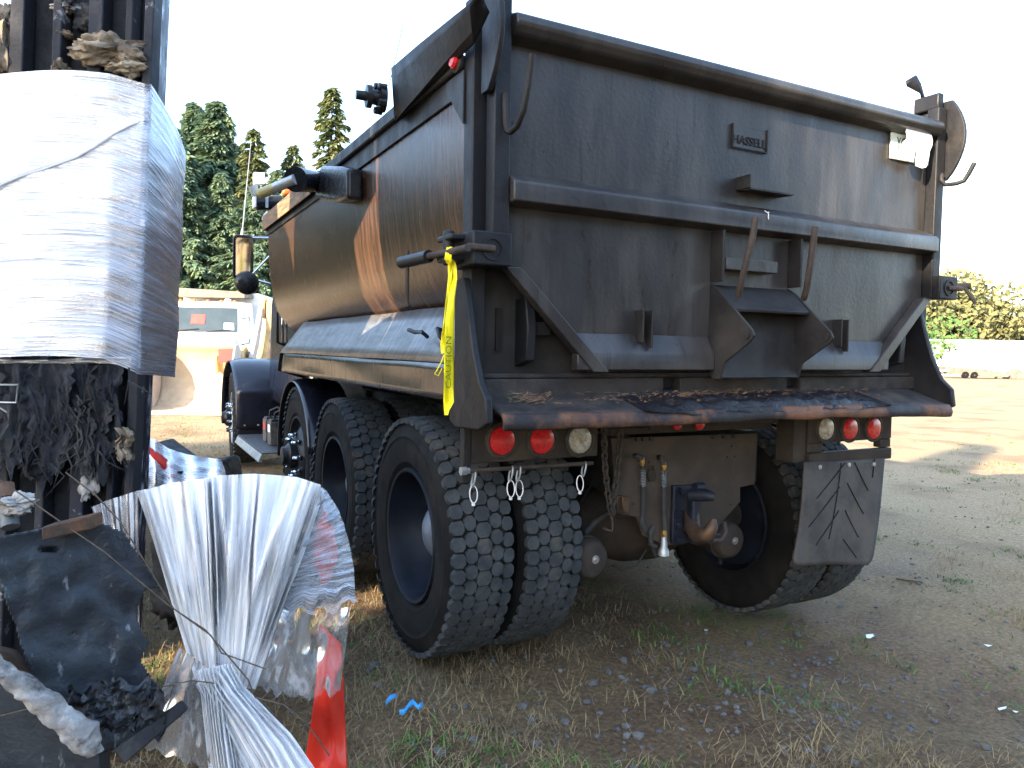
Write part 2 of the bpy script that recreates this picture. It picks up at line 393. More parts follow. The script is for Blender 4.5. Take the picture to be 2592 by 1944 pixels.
# ------------------------------------------------------------------ mesh building
BASE = {}
class MB:
    def __init__(s):
        s.v, s.f, s.uv = [], [], {}
    def add(s, vs, fs):
        o = len(s.v)
        s.v += [Vector(p) for p in vs]
        s.f += [tuple(i + o for i in f) for f in fs]
        return s
    def box(s, x0, x1, y0, y1, z0, z1):
        return s.add([(x0, y0, z0), (x1, y0, z0), (x1, y1, z0), (x0, y1, z0), (x0, y0, z1), (x1, y0, z1), (x1, y1, z1), (x0, y1, z1)],
                     [(0, 3, 2, 1), (4, 5, 6, 7), (0, 1, 5, 4), (1, 2, 6, 5), (2, 3, 7, 6), (3, 0, 4, 7)])
    def prism(s, pts, ext):
        """flat outline pushed along ext"""
        n = len(pts)
        e = Vector(ext)
        a = [Vector(p) for p in pts]
        return s.add(a + [p + e for p in a], [tuple(range(n - 1, -1, -1)), tuple(range(n, 2 * n))] +
                     [(i, (i + 1) % n, n + (i + 1) % n, n + i) for i in range(n)])
    def tube(s, path, r, n=8, closed=False, flat=1.0):
        path = [Vector(p) for p in path]
        m = len(path)
        rr = r if hasattr(r, "__len__") else [r] * m
        vs, fs = [], []
        up = None
        for i, p in enumerate(path):
            a = path[(i - 1) % m] if (closed or i > 0) else p
            b = path[(i + 1) % m] if (closed or i < m - 1) else p
            t = (b - a)
            t = t.normalized() if t.length > 1e-9 else Vector((0, 0, 1))
            if up is None:
                up = t.orthogonal().normalized()
            up = (up - t * up.dot(t))
            up = up.normalized() if up.length > 1e-6 else t.orthogonal().normalized()
            w = t.cross(up)
            for k in range(n):
                an = 2 * math.pi * k / n
                vs.append(p + up * (math.cos(an) * rr[i]) + w * (math.sin(an) * rr[i] * flat))
        for i in range(m if closed else m - 1):
            j = (i + 1) % m
            for k in range(n):
                k2 = (k + 1) % n
                fs.append((i * n + k, i * n + k2, j * n + k2, j * n + k))
        if not closed:
            fs.append(tuple(range(n - 1, -1, -1)))
            fs.append(tuple((m - 1) * n + k for k in range(n)))
        return s.add(vs, fs)
    def cyl(s, p0, p1, r0, r1=None, n=20):
        return s.tube([p0, p1], [r0, r0 if r1 is None else r1], n)
    def lathe(s, o, ax, prof, n=32, caps=False):
        o, ax = Vector(o), Vector(ax).normalized()
        u = ax.orthogonal().normalized()
        w = ax.cross(u)
        vs, fs = [], []
        m = len(prof)
        for (a, r) in prof:
            for k in range(n):
                an = 2 * math.pi * k / n
                vs.append(o + ax * a + u * (math.cos(an) * r) + w * (math.sin(an) * r))
        for i in range(m - 1):
            for k in range(n):
                k2 = (k + 1) % n
                fs.append((i * n + k, (i + 1) * n + k, (i + 1) * n + k2, i * n + k2))
        if caps:
            fs.append(tuple(range(n)))
            fs.append(tuple((m - 1) * n + k for k in range(n - 1, -1, -1)))
        return s.add(vs, fs)
    def grid(s, fn, nu, nv):
        o = len(s.v)
        vs = [fn(i / nu, j / nv) for j in range(nv + 1) for i in range(nu + 1)]
        fs = [(j * (nu + 1) + i, j * (nu + 1) + i + 1, (j + 1) * (nu + 1) + i + 1, (j + 1) * (nu + 1) + i) for j in range(nv) for i in range(nu)]
        for j in range(nv + 1):
            for i in range(nu + 1):
                s.uv[o + j * (nu + 1) + i] = (i / nu, j / nv)
        return s.add(vs, fs)
    def build(s, name, mat, parent=None, bevel=0.0, smooth=35, origin=None, solid=0.0, segs=2):
        off = Vector(origin) if origin is not None else (BASE.get(parent.name, Vector((0, 0, 0))) if parent is not None else Vector((0, 0, 0)))
        me = bpy.data.meshes.new(name)
        me.from_pydata([tuple(p - off) for p in s.v], [], s.f)
        if s.uv:
            uvl = me.uv_layers.new(name="UVMap")
            for lp in me.loops:
                uvl.data[lp.index].uv = s.uv.get(lp.vertex_index, (0, 0))
        me.materials.append(MATS[mat])
        me.validate()
        if smooth:
            me.polygons.foreach_set("use_smooth", [True] * len(me.polygons))
            me.set_sharp_from_angle(angle=math.radians(smooth))
        o = bpy.data.objects.new(name, me)
        COL.objects.link(o)
        if parent is not None:
            o.parent = parent
            BASE[o.name] = off
            if origin is not None:
                o.location = off - BASE.get(parent.name, Vector((0, 0, 0)))
        elif origin is not None:
            o.location = off
            BASE[o.name] = off
        if solid:
            sm = o.modifiers.new("thickness", 'SOLIDIFY')
            sm.thickness = solid
            sm.offset = 0
        if bevel:
            bm = o.modifiers.new("bevel", 'BEVEL')
            bm.width = bevel
            bm.segments = segs
            bm.limit_method = 'ANGLE'
            bm.angle_limit = math.radians(30)
        return o
def tag(o, label, cat, group=None):
    o["label"] = label
    o["category"] = cat
    if group:
        o["group"] = group
    return o
def struct(o):
    o["kind"] = "structure"
    return o
def stuff(o, label=None, cat=None):
    o["kind"] = "stuff"
    if label:
        o["label"] = label
        o["category"] = cat
    return o
def thing(name, label, cat, loc=(0, 0, 0), rotz=0.0, group=None, local=False):
    o = bpy.data.objects.new(name, None)
    COL.objects.link(o)
    o.location = loc
    o.rotation_euler = (0, 0, rotz)
    o.empty_display_size = .2
    BASE[o.name] = Vector((0, 0, 0)) if local else Vector(loc)
    return tag(o, label, cat, group)
def copy_tree(o, parent=None, loc=None, rot=None):
    c = o.copy()
    COL.objects.link(c)
    c.parent = parent
    if loc is not None:
        c.location = loc
    if rot is not None:
        c.rotation_euler = rot
    BASE[c.name] = BASE.get(o.name, Vector((0, 0, 0)))
    for ch in o.children:
        copy_tree(ch, c)
    return c
def text_mesh(txt, size, depth, xform):
    cu = bpy.data.curves.new("lettering", 'FONT')
    cu.body = txt
    cu.size = size
    cu.extrude = depth
    cu.align_x = 'CENTER'
    cu.align_y = 'CENTER'
    cu.resolution_u = 3
    ob = bpy.data.objects.new("lettering", cu)
    COL.objects.link(ob)
    bpy.context.view_layer.update()
    dg = bpy.context.evaluated_depsgraph_get()
    me = bpy.data.meshes.new_from_object(ob.evaluated_get(dg))
    mb = MB()
    mb.add([xform @ v.co for v in me.vertices], [tuple(p.vertices) for p in me.polygons])
    bpy.data.objects.remove(ob)
    bpy.data.curves.remove(cu)
    bpy.data.meshes.remove(me)
    return mb
def arc(c, r, a0, a1, n, plane="YZ", x=0.0):
    out = []
    for i in range(n + 1):
        a = math.radians(a0 + (a1 - a0) * i / n)
        p, q = c[0] + r * math.cos(a), c[1] + r * math.sin(a)
        out.append((x, p, q) if plane == "YZ" else (p, x, q))
    return out
def nz(x, y, z=0.0, s=1.0):
    return mnoise.noise(Vector((x * s, y * s, z * s)))

# ================================================================== the ground
def smooth(a, b, x):
    t = min(1.0, max(0.0, (x - a) / (b - a)))
    return t * t * (3 - 2 * t)
def gz(x, y):
    h = -.125 * smooth(.35, 2.4, x)
    near = math.exp(-((x - 1) ** 2 + (y) ** 2) / 220.0)
    h += near * (.028 * nz(x, y, 1.7, .9) + .012 * nz(x, y, 4.2, 3.1)) - .02 * near
    return h
def axis_pts(c, fine, n, growth, far):
    out = [0.0]
    st = fine
    while out[-1] < far:
        if len(out) > n:
            st *= growth
        out.append(out[-1] + st)
    return [c - d for d in reversed(out[1:])] + [c + d for d in out]
gx = axis_pts(2.0, .09, 75, 1.12, 900)
gy = axis_pts(1.5, .09, 75, 1.12, 900)
g = MB()
g.v = [Vector((x, y, gz(x, y))) for y in gy for x in gx]
W = len(gx)
g.f = [(j * W + i, j * W + i + 1, (j + 1) * W + i + 1, (j + 1) * W + i) for j in range(len(gy) - 1) for i in range(W - 1)]
struct(g.build("ground", "ground_dirt", smooth=180))

rng = np.random.default_rng(7)
def in_view(x, y, lo=-60, hi=2650):
    v = Vector((x, y, 0)) - CAM
    c = AX * v.x + AY * v.y + AZ * v.z
    if c.z < .4:
        return False
    px, py = 1296 + FPX * c.x / c.z, 972 + FPX * c.y / c.z
    return lo < px < hi and py < 2080
def blades(name, mat, n, hrange, wrange, clump, xr, yr, seed, lean=.7, dens=None):
    r = np.random.default_rng(seed)
    vs, fs = [], []
    k = 0
    tries = 0
    while k < n and tries < n * 30:
        tries += 1
        u = r.random() ** 1.7
        ang = r.uniform(-.72, 1.05)
        d = 1.7 + u * 15.0
        fx, fy = math.sin(-YAW + ang), math.cos(-YAW + ang)
        cx_, cy_ = CAM.x + fx * d, CAM.y + fy * d
        if not in_view(cx_, cy_):
            continue
        if dens and r.random() > dens(cx_, cy_):
            continue
        m = int(r.integers(clump[0], clump[1] + 1))
        spread = r.uniform(.02, .09)
        for q in range(m):
            x, y = cx_ + r.normal(0, spread), cy_ + r.normal(0, spread)
            z = gz(x, y) - .004
            h = r.uniform(*hrange) * (.5 + .8 * r.random())
            w = r.uniform(*wrange)
            a = r.uniform(0, 6.283)
            lx, ly = math.cos(a) * h * lean * r.random() * 1.3, math.sin(a) * h * lean * r.random() * 1.3
            b = a + 1.57 + r.normal(0, .3)
            wx, wy = math.cos(b) * w, math.sin(b) * w
            o = len(vs)
            hz = h * (1 - .35 * r.random())
            vs += [(x - wx, y - wy, z), (x + wx, y + wy, z), (x + lx * .4 + wx * .7, y + ly * .4 + wy * .7, z + hz * .6),
                   (x + lx * .4 - wx * .7, y + ly * .4 - wy * .7, z + hz * .6), (x + lx, y + ly, z + hz * (.7 + .3 * r.random()))]
            fs += [(o, o + 1, o + 2, o + 3), (o + 3, o + 2, o + 4)]
        k += m
    mb = MB()
    mb.v = [Vector(p) for p in vs]
    mb.f = fs
    return mb.build(name, mat, smooth=0)
def d_straw(x, y):
    v = nz(x, y, .3, .8) * .9 + .42 + .3 * nz(x, y, 8.3, 3.0)
    if x > 1.0:
        v -= .45 * smooth(1.0, 2.2, x)
    v += .35 * (1 - smooth(-.3, .6, x))
    return max(.03, v)
def d_green(x, y):
    return max(0.0, nz(x, y, 5.3, 1.3) * 1.9 + .05)
stuff(blades("dry_grass", "straw", 60000, (.02, .085), (.0009, .002), (4, 18), None, None, 3, 1.6, d_straw),
      "thin dry straw grass scattered over the dirt lot", "grass")
stuff(blades("green_weeds", "weed_green", 18000, (.012, .05), (.002, .005), (8, 26), None, None, 5, 1.3, d_green),
      "low green weeds sprouting in patches on the dirt", "weeds")
def pebbles(name, n, seed, rr, dens):
    r = np.random.default_rng(seed)
    mb = MB()
    ico_v = [(0, 0, 1), (.89, 0, .45), (.28, .85, .45), (-.72, .53, .45), (-.72, -.53, .45), (.28, -.85, .45), (.72, .53, -.45), (-.28, .85, -.45),
             (-.89, 0, -.45), (-.28, -.85, -.45), (.72, -.53, -.45), (0, 0, -1)]
    ico_f = [(0, 1, 2), (0, 2, 3), (0, 3, 4), (0, 4, 5), (0, 5, 1), (1, 6, 2), (2, 7, 3), (3, 8, 4), (4, 9, 5), (5, 10, 1), (6, 7, 2), (7, 8, 3),
             (8, 9, 4), (9, 10, 5), (10, 6, 1), (11, 7, 6), (11, 8, 7), (11, 9, 8), (11, 10, 9), (11, 6, 10)]
    k = tries = 0
    while k < n and tries < n * 60:
        tries += 1
        d = 1.6 + r.random() ** 1.5 * 9
        ang = r.uniform(-.5, .95)
        x, y = CAM.x + math.sin(-YAW + ang) * d, CAM.y + math.cos(-YAW + ang) * d
        if not in_view(x, y) or r.random() > dens(x, y):
            continue
        s = r.uniform(*rr) * (1 + 1.2 * r.random() ** 4)
        sx, sy, sz = s * r.uniform(.7, 1.3), s * r.uniform(.7, 1.3), s * r.uniform(.45, .85)
        a = r.uniform(0, 6.28)
        ca, sa = math.cos(a), math.sin(a)
        z = gz(x, y) + sz * .35
        vs = []
        for (p, q, t) in ico_v:
            j = 1 + r.normal(0, .13)
            p, q, t = p * sx * j, q * sy * j, t * sz * j
            vs.append((x + ca * p - sa * q, y + sa * p + ca * q, z + t))
        mb.add(vs, ico_f)
        k += 1
    return mb.build(name, "stone_grey", smooth=0)
def d_grav(x, y):
    c = math.exp(-(((x - 1.55) / .75) ** 2 + ((y + .75) / .55) ** 2))
    return .05 + .95 * c + .25 * max(0, nz(x, y, 9.1, .7))
stuff(pebbles("gravel", 1300, 21, (.004, .011), d_grav), "loose grey gravel lying on the dirt behind the rear wheels", "gravel")
def rock(name, px, py, s, label, mat="stone_grey", seed=0):
    p = P(px, py, 'Z', -.02)
    p.z = gz(p.x, p.y) + s * .25
    r = random.Random(seed)
    mb = MB()
    def fn(u, v):
        a, b = u * 2 * math.pi, (v - .5) * math.pi
        d = Vector((math.cos(a) * math.cos(b), math.sin(a) * math.cos(b), math.sin(b) * .62))
        k = s * (1 + .35 * nz(d.x, d.y, d.z + seed, 1.4))
        return p + d * k
    mb.grid(fn, 10, 6)
    return tag(mb.build(name, mat, origin=(p.x, p.y, gz(p.x, p.y)), smooth=40), label, "stone", "larger stones on the lot")
zc = Z(860, 1450, .4069)
ze = Z(1700, 1250, .4184)
rock("stone", *zc(215, 590), .026, "pale stone in the grass left of the near rear tyre", seed=1)
rock("stone", *zc(1575, 690), .022, "grey stone at the left edge of the gravel behind the truck", seed=2)
rock("stone", *zc(1940, 720), .024, "grey stone beside a green weed in the gravel", seed=3)
rock("stone", *zc(1540, 805), .017, "small dark stone just below the gravel patch", seed=4)
rock("stone", *ze(530, 1160), .021, "round brown stone above the rosette weed on bare dirt", seed=5)
rock("stone", *ze(135, 1030), .020, "angular grey stone on the bare dirt edge of the gravel", seed=6)
rock("stone", *ze(1910, 1400), .017, "pale stone among weeds at the lower right", seed=7)
rock("stone", *ze(590, 1035), .014, "small grey stone alone on dirt right of the gravel", seed=8)

# ================================================================== trees
def conifer(name, h, rmax, seed, nb, cards, size, mat, droop=.35, bare=.04, open_=0.0, wf=.17):
    r = random.Random(seed)
    tr = MB()
    tr.tube([(0, 0, -.3), (0, 0, h * .3), (.05, 0, h * .65), (0, 0, h * .985)], [h * .017, h * .012, h * .006, h * .0012], 7)
    vs, fs = [], []
    for b in range(nb):
        t = bare + (1 - bare) * (b + r.random()) / nb
        z0 = h * t
        prof = (1 - t) ** .80 * (.82 + .18 * math.sin(t * 23 + seed))
        L = rmax * prof * r.uniform(.55, 1.12) + .12
        a = b * 2.39996 + r.uniform(-.4, .4)
        ca, sa = math.cos(a), math.sin(a)
        dz = -droop * L * r.uniform(.4, 1.3) + (.25 * L if t > .8 else 0)
        tr.tube([(0, 0, z0), (ca * L * .6, sa * L * .6, z0 + dz * .45), (ca * L, sa * L, z0 + dz)], [.035 * prof + .008, .02 * prof + .006, .004], 3)
        n = max(4, int(cards * (.25 + .75 * prof)))
        for q in range(n):
            s = r.random() ** .75
            if s < .12 + open_:
                s = r.uniform(.12 + open_, 1)
            side = r.uniform(-1, 1) * .34 * L * (1.05 - s) + r.gauss(0, .05)
            px, py, pz = ca * L * s - sa * side, sa * L * s + ca * side, z0 + dz * s * s + r.gauss(0, .07)
            sz = size * r.uniform(.6, 1.35)
            th = a + r.uniform(-1.1, 1.1)
            dx, dy = math.cos(th) * sz, math.sin(th) * sz
            hang = -sz * r.uniform(.15, .9)
            wx, wy, wz = -math.sin(th) * sz * wf, math.cos(th) * sz * wf, r.uniform(-.12, .12) * sz
            o = len(vs)
            vs += [(px - wx, py - wy, pz - wz), (px + wx, py + wy, pz + wz), (px + dx * .6 + wx * .8, py + dy * .6 + wy * .8, pz + hang * .5 + wz),
                   (px + dx, py + dy, pz + hang), (px + dx * .55 - wx * .8, py + dy * .55 - wy * .8, pz + hang * .55 - wz)]
            fs.append((o, o + 1, o + 2, o + 3, o + 4))
    cr = MB()
    cr.v = [Vector(p) for p in vs]
    cr.f = fs
    return tr, cr
def plant(name, mbs, label, cat, loc, mat, group, scale=1.0, rotz=0.0, share=None):
    o = thing(name, label, cat, loc, rotz, group, local=True)
    o.scale = (scale, scale, scale)
    if share is None:
        t = mbs[0].build("trunk", "bark", o, smooth=60)
        c = mbs[1].build("crown", mat, o, smooth=0)
    else:
        for ch in share.children:
            k = ch.copy()
            COL.objects.link(k)
            k.parent = o
    return o
def tree_at(px_tip, py_tip, depth, proto, h0, label, rotz, name="fir_tree", group="firs beyond the lot", zb=0.0):
    p = D(px_tip, py_tip, depth)
    s = (p.z - zb) / h0
    o = thing(name, label, "tree", (p.x, p.y, zb), rotz, group, local=True)
    o.scale = (s, s, s)
    for ch in proto:
        k = ch.copy()
        COL.objects.link(k)
        k.parent = o
    return o
H0 = 20.0
def proto(h, rmax, seed, nb, cards, size, mat, **kw):
    t, c = conifer("x", h, rmax, seed, nb, cards, size, mat, **kw)
    a = t.build("trunk", "bark", smooth=60)
    b = c.build("crown", mat, smooth=0)
    return [a, b]
fir_a = proto(H0, 8.4, 11, 260, 260, .55, "fir_green")
fir_b = proto(H0, 7.4, 23, 240, 240, .52, "fir_green", droop=.5)
fir_c = proto(H0, 5.6, 37, 150, 170, .46, "fir_light", droop=.42, open_=.12, bare=.1)
fir_d = proto(H0, 9.5, 51, 240, 280, .60, "fir_green", droop=.3)
spots = [(548, 258, 56, fir_a, "tallest dark fir, its tip just left of the whip antenna"),
         (494, 262, 58, fir_b, "slim fir tip immediately left of the tallest dark fir"),
         (437, 322, 52, fir_d, "broad dark fir half hidden by the wrapped wreck"),
         (643, 326, 50, fir_c, "pale open fir behind the whip antenna"),
         (742, 368, 60, fir_c, "short pale fir right of the antenna, above the silver tarp arm"),
         (841, 222, 47, fir_c, "tall lone fir rising behind the dump body rail"),
         (705, 432, 57, fir_d, "low dark fir between the antenna and the dump body"),
         (600, 372, 60, fir_a, "dark fir filling the gap right of the tallest fir"),
         (400, 380, 64, fir_a, "dark fir hidden mostly behind the wreck edge"),
         (465, 420, 46, fir_d, "wide low fir in front of the dark stand, left half"),
         (560, 440, 47, fir_b, "wide low fir in front of the dark stand, right half"),
         (650, 470, 45, fir_d, "low fir behind the truck mirror"),
         (770, 480, 56, fir_b, "dark fir hidden behind the front of the dump body"),
         (360, 440, 47, fir_b, "low fir behind the wrapped wreck")]
for i, (px, py, d, pr, lab) in enumerate(spots):
    tree_at(px, py, d, pr, H0, lab, i * 1.7)
# the same stand goes on to the left behind the wreck
for k in range(13):
    q = Vector((-3.0 - k * 4.2, 55.0 + 3 * math.sin(k * 2.1), 0))
    o = thing("fir_tree", "fir of the stand continuing left behind the wreck", "tree", tuple(q), k * 1.3, "firs continuing to the left", local=True)
    kk = (17 + 3 * math.sin(k * 1.7)) / H0
    o.scale = (kk, kk, kk)
    for ch in (fir_a, fir_d, fir_b)[k % 3]:
        c_ = ch.copy()
        COL.objects.link(c_)
        c_.parent = o
# the belt of firs behind the photographer that keeps the near ground in shade
NRM = Vector((.4392, .8984, 0))
TDR = Vector((.8984, -.4392, 0))
belt = proto(H0, 2.9, 77, 150, 46, .95, "fir_green", bare=.0, wf=.36)
rb = random.Random(5)
SR = SUN_U.y / SUN_U.x
def flank(p):
    """where a sun ray over p meets the truck's left flank (its Y there)"""
    return p.y - SR * p.x
KU = SUN_U.dot(NRM)
def belt_fir(p, hh, wide, label):
    o = thing("fir_tree", label, "tree", (p.x, p.y, -.1), rb.uniform(0, 6), "fir belt behind the photographer", local=True)
    o.scale = (wide, wide, hh / H0)
    for ch in belt:
        k = ch.copy()
        COL.objects.link(k)
        k.parent = o
for row, back in ((0, 33.0), (1, 34.5), (2, 36.0)):
    t = -44.0
    while t < 0:
        p = NRM * (-back) + TDR * (t + row * .5)
        t += rb.uniform(1.2, 1.7)
        ys_ = flank(p)
        if not -6.2 < ys_ < 7.6 or -1.6 < ys_ - .9 < 3.4 or -1.3 < ys_ + 1.75 < 1.5:
            continue
        hh = math.tan(SUN_ELEV) / KU * (6.33 + back) * rb.uniform(.96, 1.05)
        belt_fir(p, hh, rb.uniform(.8, 1.0), "fir of the dense belt behind the photographer")
def shade_fir(X, Y, zt, s, wide):  # unseen firs added to steer where shade falls
    """fir standing s metres up-sun of the point X, Y: its tip's shadow falls there at height zt"""
    p = Vector((X, Y, 0)) - SUN_U * s
    belt_fir(p, zt + s * math.tan(SUN_ELEV) + .1, wide, "unseen fir added up-sun to shape the shade")
for X, zt, s, w in ((2.6, 1.75, 14, .30), (2.1, 1.75, 13, .30), (1.65, 1.88, 14, .26), (1.3, 2.15, 12, .22), (.85, 2.9, 13, .24), (.4, 3.3, 12, .30), (0, 3.5, 13, .34)):
    shade_fir(X, -.72, zt, s, w)
for X, Y, zt in ((3.3, -1.2, 1.3), (4.0, -1.3, 1.2), (4.8, -1.2, 1.0)):
    shade_fir(X, Y, zt, 13, .32)
for k in range(11):        # firs straight behind the photographer, mirrored dark in the gate
    belt_fir(Vector((-2.5 + k * 2.0 + rb.uniform(-.4, .4), -17.5 + rb.uniform(-1, 1), 0)), rb.uniform(7.5, 9.5), .75, "fir of the row straight behind the photographer")
for yf, zt, s, w in ((-.34, 5.0, 11, .32), (-.16, 4.4, 14, .26), (.10, 1.9, 12, .24), (.26, 1.35, 11, .24)):
    shade_fir(0, yf, zt, s, w)
for o in fir_a + fir_b + fir_c + fir_d + belt:
    bpy.data.objects.remove(o)

def leafy(h, rx, ry, seed, n, size, lobes):
    r = random.Random(seed)
    tr = MB()
    tr.tube([(0, 0, -.2), (0, 0, h * .35), (.1, 0, h * .7)], [h * .03, h * .022, h * .008], 7)
    cs = [(r.uniform(-.6, .6) * rx, r.uniform(-.6, .6) * ry, h * r.uniform(.35, .82), r.uniform(.28, .5)) for _ in range(lobes)]
    for c in cs:
        tr.tube([(0, 0, h * .2), (c[0] * .6, c[1] * .6, c[2] * .75), (c[0], c[1], c[2])], [h * .014, h * .008, h * .003], 4)
    cr = MB()
    for q in range(n):
        c = cs[q % lobes]
        d = Vector((r.gauss(0, 1), r.gauss(0, 1), r.gauss(0, 1))).normalized()
        k = r.uniform(.72, 1.05)
        p = Vector((c[0] + d.x * rx * c[3] * k, c[1] + d.y * ry * c[3] * k, max(.05, c[2] + d.z * h * .28 * k)))
        s = size * r.uniform(.6, 1.3)
        u = Vector((r.gauss(0, 1), r.gauss(0, 1), r.gauss(0, 1))).normalized() * s
        w = u.orthogonal().normalized() * s * .6
        cr.add([p - w * .3, p + u * .5 - w, p + u * 1.1, p + u * .5 + w], [(0, 1, 2, 3)])
    return tr, cr
def leafy_at(px, py_tip, depth, h, mbs, label, mat, name, cat, zb=0.0, sc=(1, 1, 1), group=None):
    p = D(px, py_tip, depth)
    o = thing(name, label, cat, (p.x, p.y, zb), 0, group, local=True)
    k = (p.z - zb) / h
    o.scale = (k * sc[0], k * sc[1], k)
    mbs[0].build("trunk", "bark", o, smooth=60)
    mbs[1].build("crown", mat, o, smooth=0)
    return o
GB = "sunlit bushes in front of the firs"
leafy_at(440, 726, 34, 3.0, leafy(3.0, 2.6, 2.0, 3, 2600, .16, 9), "yellow-green bush above the white truck's exhaust stack", "leaf_yellow", "bush", "bush", group=GB)
leafy_at(520, 742, 35, 3.0, leafy(3.0, 2.8, 2.0, 4, 2400, .16, 9), "yellow-green bush behind the white truck's roof", "leaf_yellow", "bush", "bush", group=GB)
leafy_at(602, 768, 34, 3.0, leafy(3.0, 1.8, 2.0, 5, 1800, .15, 8), "yellow-green bush right of the white truck's cab", "leaf_yellow", "bush", "bush", group=GB)
leafy_at(690, 780, 34, 3.0, leafy(3.0, 2.4, 2.0, 6, 1800, .15, 8), "yellow-green bush behind the loader arm", "leaf_yellow", "bush", "bush", group=GB)
GT = "round trees on the far right"
leafy_at(2440, 692, 75, 8.0, leafy(8.0, 7.5, 6, 13, 6500, .42, 14), "round olive tree above the white building, the tallest of its row", "leaf_olive", "broadleaf_tree", "tree", group=GT)
leafy_at(2350, 745, 72, 7.0, leafy(7.0, 5.0, 5, 14, 3600, .36, 10), "smaller olive tree between the truck and the tallest round tree", "leaf_olive", "broadleaf_tree", "tree", group=GT)
leafy_at(2560, 758, 78, 7.0, leafy(7.0, 7.0, 5, 15, 3600, .36, 10), "low olive tree at the right edge of the picture", "leaf_olive", "broadleaf_tree", "tree", group=GT)
leafy_at(2336, 800, 60, 3.0, leafy(3.0, 3.0, 3, 16, 1600, .22, 7), "green shrub touching the truck's right apron wing", "weed_green", "shrub", "shrub")

# ================================================================== far right: white building and low machines
bd = D(2592, 901, 58)
wb = thing("white_building", "long low white metal building overexposed at the far right", "building", (bd.x, bd.y, -.2), YAW, local=True)
m = MB()
m.box(-9.0, 22, 0, 9, 0, 2.72)
m.build("wall", "white_paint", wb, bevel=.02)
m = MB()
m.prism([(-9.3, -.3, 2.722), (22.3, -.3, 2.722), (22.3, -.3, 2.84), (-9.3, -.3, 2.84)], (0, 9.6, 0))
m.build("roof", "white_paint", wb)
for k in range(7):
    m = MB()
    m.box(-8 + k * 4.2, -8 + k * 4.2 + 2.6, -.04, -.003, .05, 2.3)
    d = m.build("door", "white_paint", wb, bevel=.01)
    m = MB()
    for q in range(1, 6):
        m.box(-8 + k * 4.2 + .03, -8 + k * 4.2 + 2.57, -.055, -.042, q * .38, q * .38 + .03)
    m.build("door_rib", "galv", d)
mp = D(2470, 930, 50)
t = thing("flatbed_trailer", "low dark flatbed trailer parked in the dry field at far right", "trailer", (mp.x, mp.y, gz(mp.x, mp.y)), YAW, local=True)
m = MB()
m.prism([(-1.9, -.5, .25), (1.9, -.5, .12), (2.0, -.5, .34), (.5, -.5, .62), (-1.9, -.5, .78)], (0, 1.6, 0))
m.build("deck", "dark_machine", t, bevel=.02)
for k in range(2):
    m = MB()
    m.lathe((-1.0 + k * .6, -.56, .24), (0, 1, 0), [(0, .05), (0, .23), (.16, .23), (.16, .05)], 18)
    m.build("wheel", "tyre_side", t)
m = MB()
m.box(-3.0, -1.9, -.1, .1, .45, .55)
m.box(-3.0, -2.9, -.3, .3, .15, .8)
m.build("drawbar", "white_paint", t)
mp = D(2568, 940, 50)
t = thing("tractor_implement", "small dark implement standing right of the flatbed trailer", "implement", (mp.x, mp.y, gz(mp.x, mp.y)), YAW, local=True)
m = MB()
m.prism([(-.5, -.3, .02), (.45, -.3, .02), (.4, -.3, .5), (0, -.3, .72), (-.3, -.3, .45)], (0, .8, 0))
m.build("body", "dark_machine", t, bevel=.02)
m = MB()
m.tube([(-.4, 0, .3), (-1.0, 0, .22), (-1.3, 0, .05)], .05)
m.build("arm", "dark_machine", t)

# ================================================================== white dump truck in the background
dp = D(505, 1000, 25.5)
wt = thing("white_truck", "white dump truck facing the camera behind the loader bucket", "truck", (dp.x, dp.y, 0), YAW + .10, local=True)
wt.scale = (1.15, 1.15, 1.19)
m = MB()   # cab: lx to the right, ly away, z up
m.prism([(0, -.05, 1.35), (0, .28, 1.42), (0, .62, 2.28), (0, .80, 2.42), (0, 2.0, 2.46), (0, 2.05, .75), (0, -.02, .75)], (2.35, 0, 0))
for v in m.v:
    v.x -= 1.175
    if v.z > 2.2:
        v.x *= .90
m.build("cab", "white_paint", wt, bevel=.05, segs=3)
m = MB()
m.prism([(0, .30, 1.50), (0, .585, 2.22), (0, .55, 2.24), (0, .265, 1.52)], (2.04, 0, 0))
for v in m.v:
    v.x -= 1.02
    if v.z > 2.0:
        v.x *= .92
ws = m.build("windshield", "dark_glass", wt, bevel=.01)
m = MB()
m.prism([(-.35, .452, 2.02), (0.05, .452, 2.02), (.05, .340, 1.74), (-.35, .340, 1.74)], (0, -.006, 0))
m.build("price_card", "red_card", ws)
m = MB()
m.prism([(.62, .358, 1.78), (.90, .358, 1.78), (.93, .278, 1.58), (.64, .278, 1.58)], (0, -.008, 0))
m.build("notice", "paper_white", ws)
m = MB()
m.tube([(-.85, .24, 1.52), (-.1, .27, 1.60)], .012, 5)
m.tube([(.15, .24, 1.52), (.85, .27, 1.60)], .012, 5)
m.build("wiper", "black_plastic", ws)
m = MB()   # hood tapering to the nose
m.prism([(0, .24, 1.44), (0, -.5, 1.38), (0, -1.35, 1.20), (0, -1.55, 1.0), (0, -1.58, .55), (0, .24, .55)], (2.2, 0, 0))
for v in m.v:
    v.x -= 1.1
    if v.y < -1.0:
        v.x *= .80
hood = m.build("hood", "white_paint", wt, bevel=.09, segs=3)
for q in range(7):
    m = MB()
    m.box(-.52, .52, -1.63, -1.57, .60 + q * .065, .60 + q * .065 + .030)
    m.build("grille_slat", "chrome", hood, bevel=.006)
m = MB()
m.box(-.55, .55, -1.60, -1.56, .57, 1.06)
m.build("grille_backing", "grille_dark", hood)
m = MB()
m.lathe((0, -1.50, 1.13), (0, -1, .5), [(0, .0), (0, .14), (.03, .13), (.035, 0)], 20)
for v in m.v:
    v.z = 1.13 + (v.z - 1.13) * .42
m.build("emblem", "emblem_blue", hood)
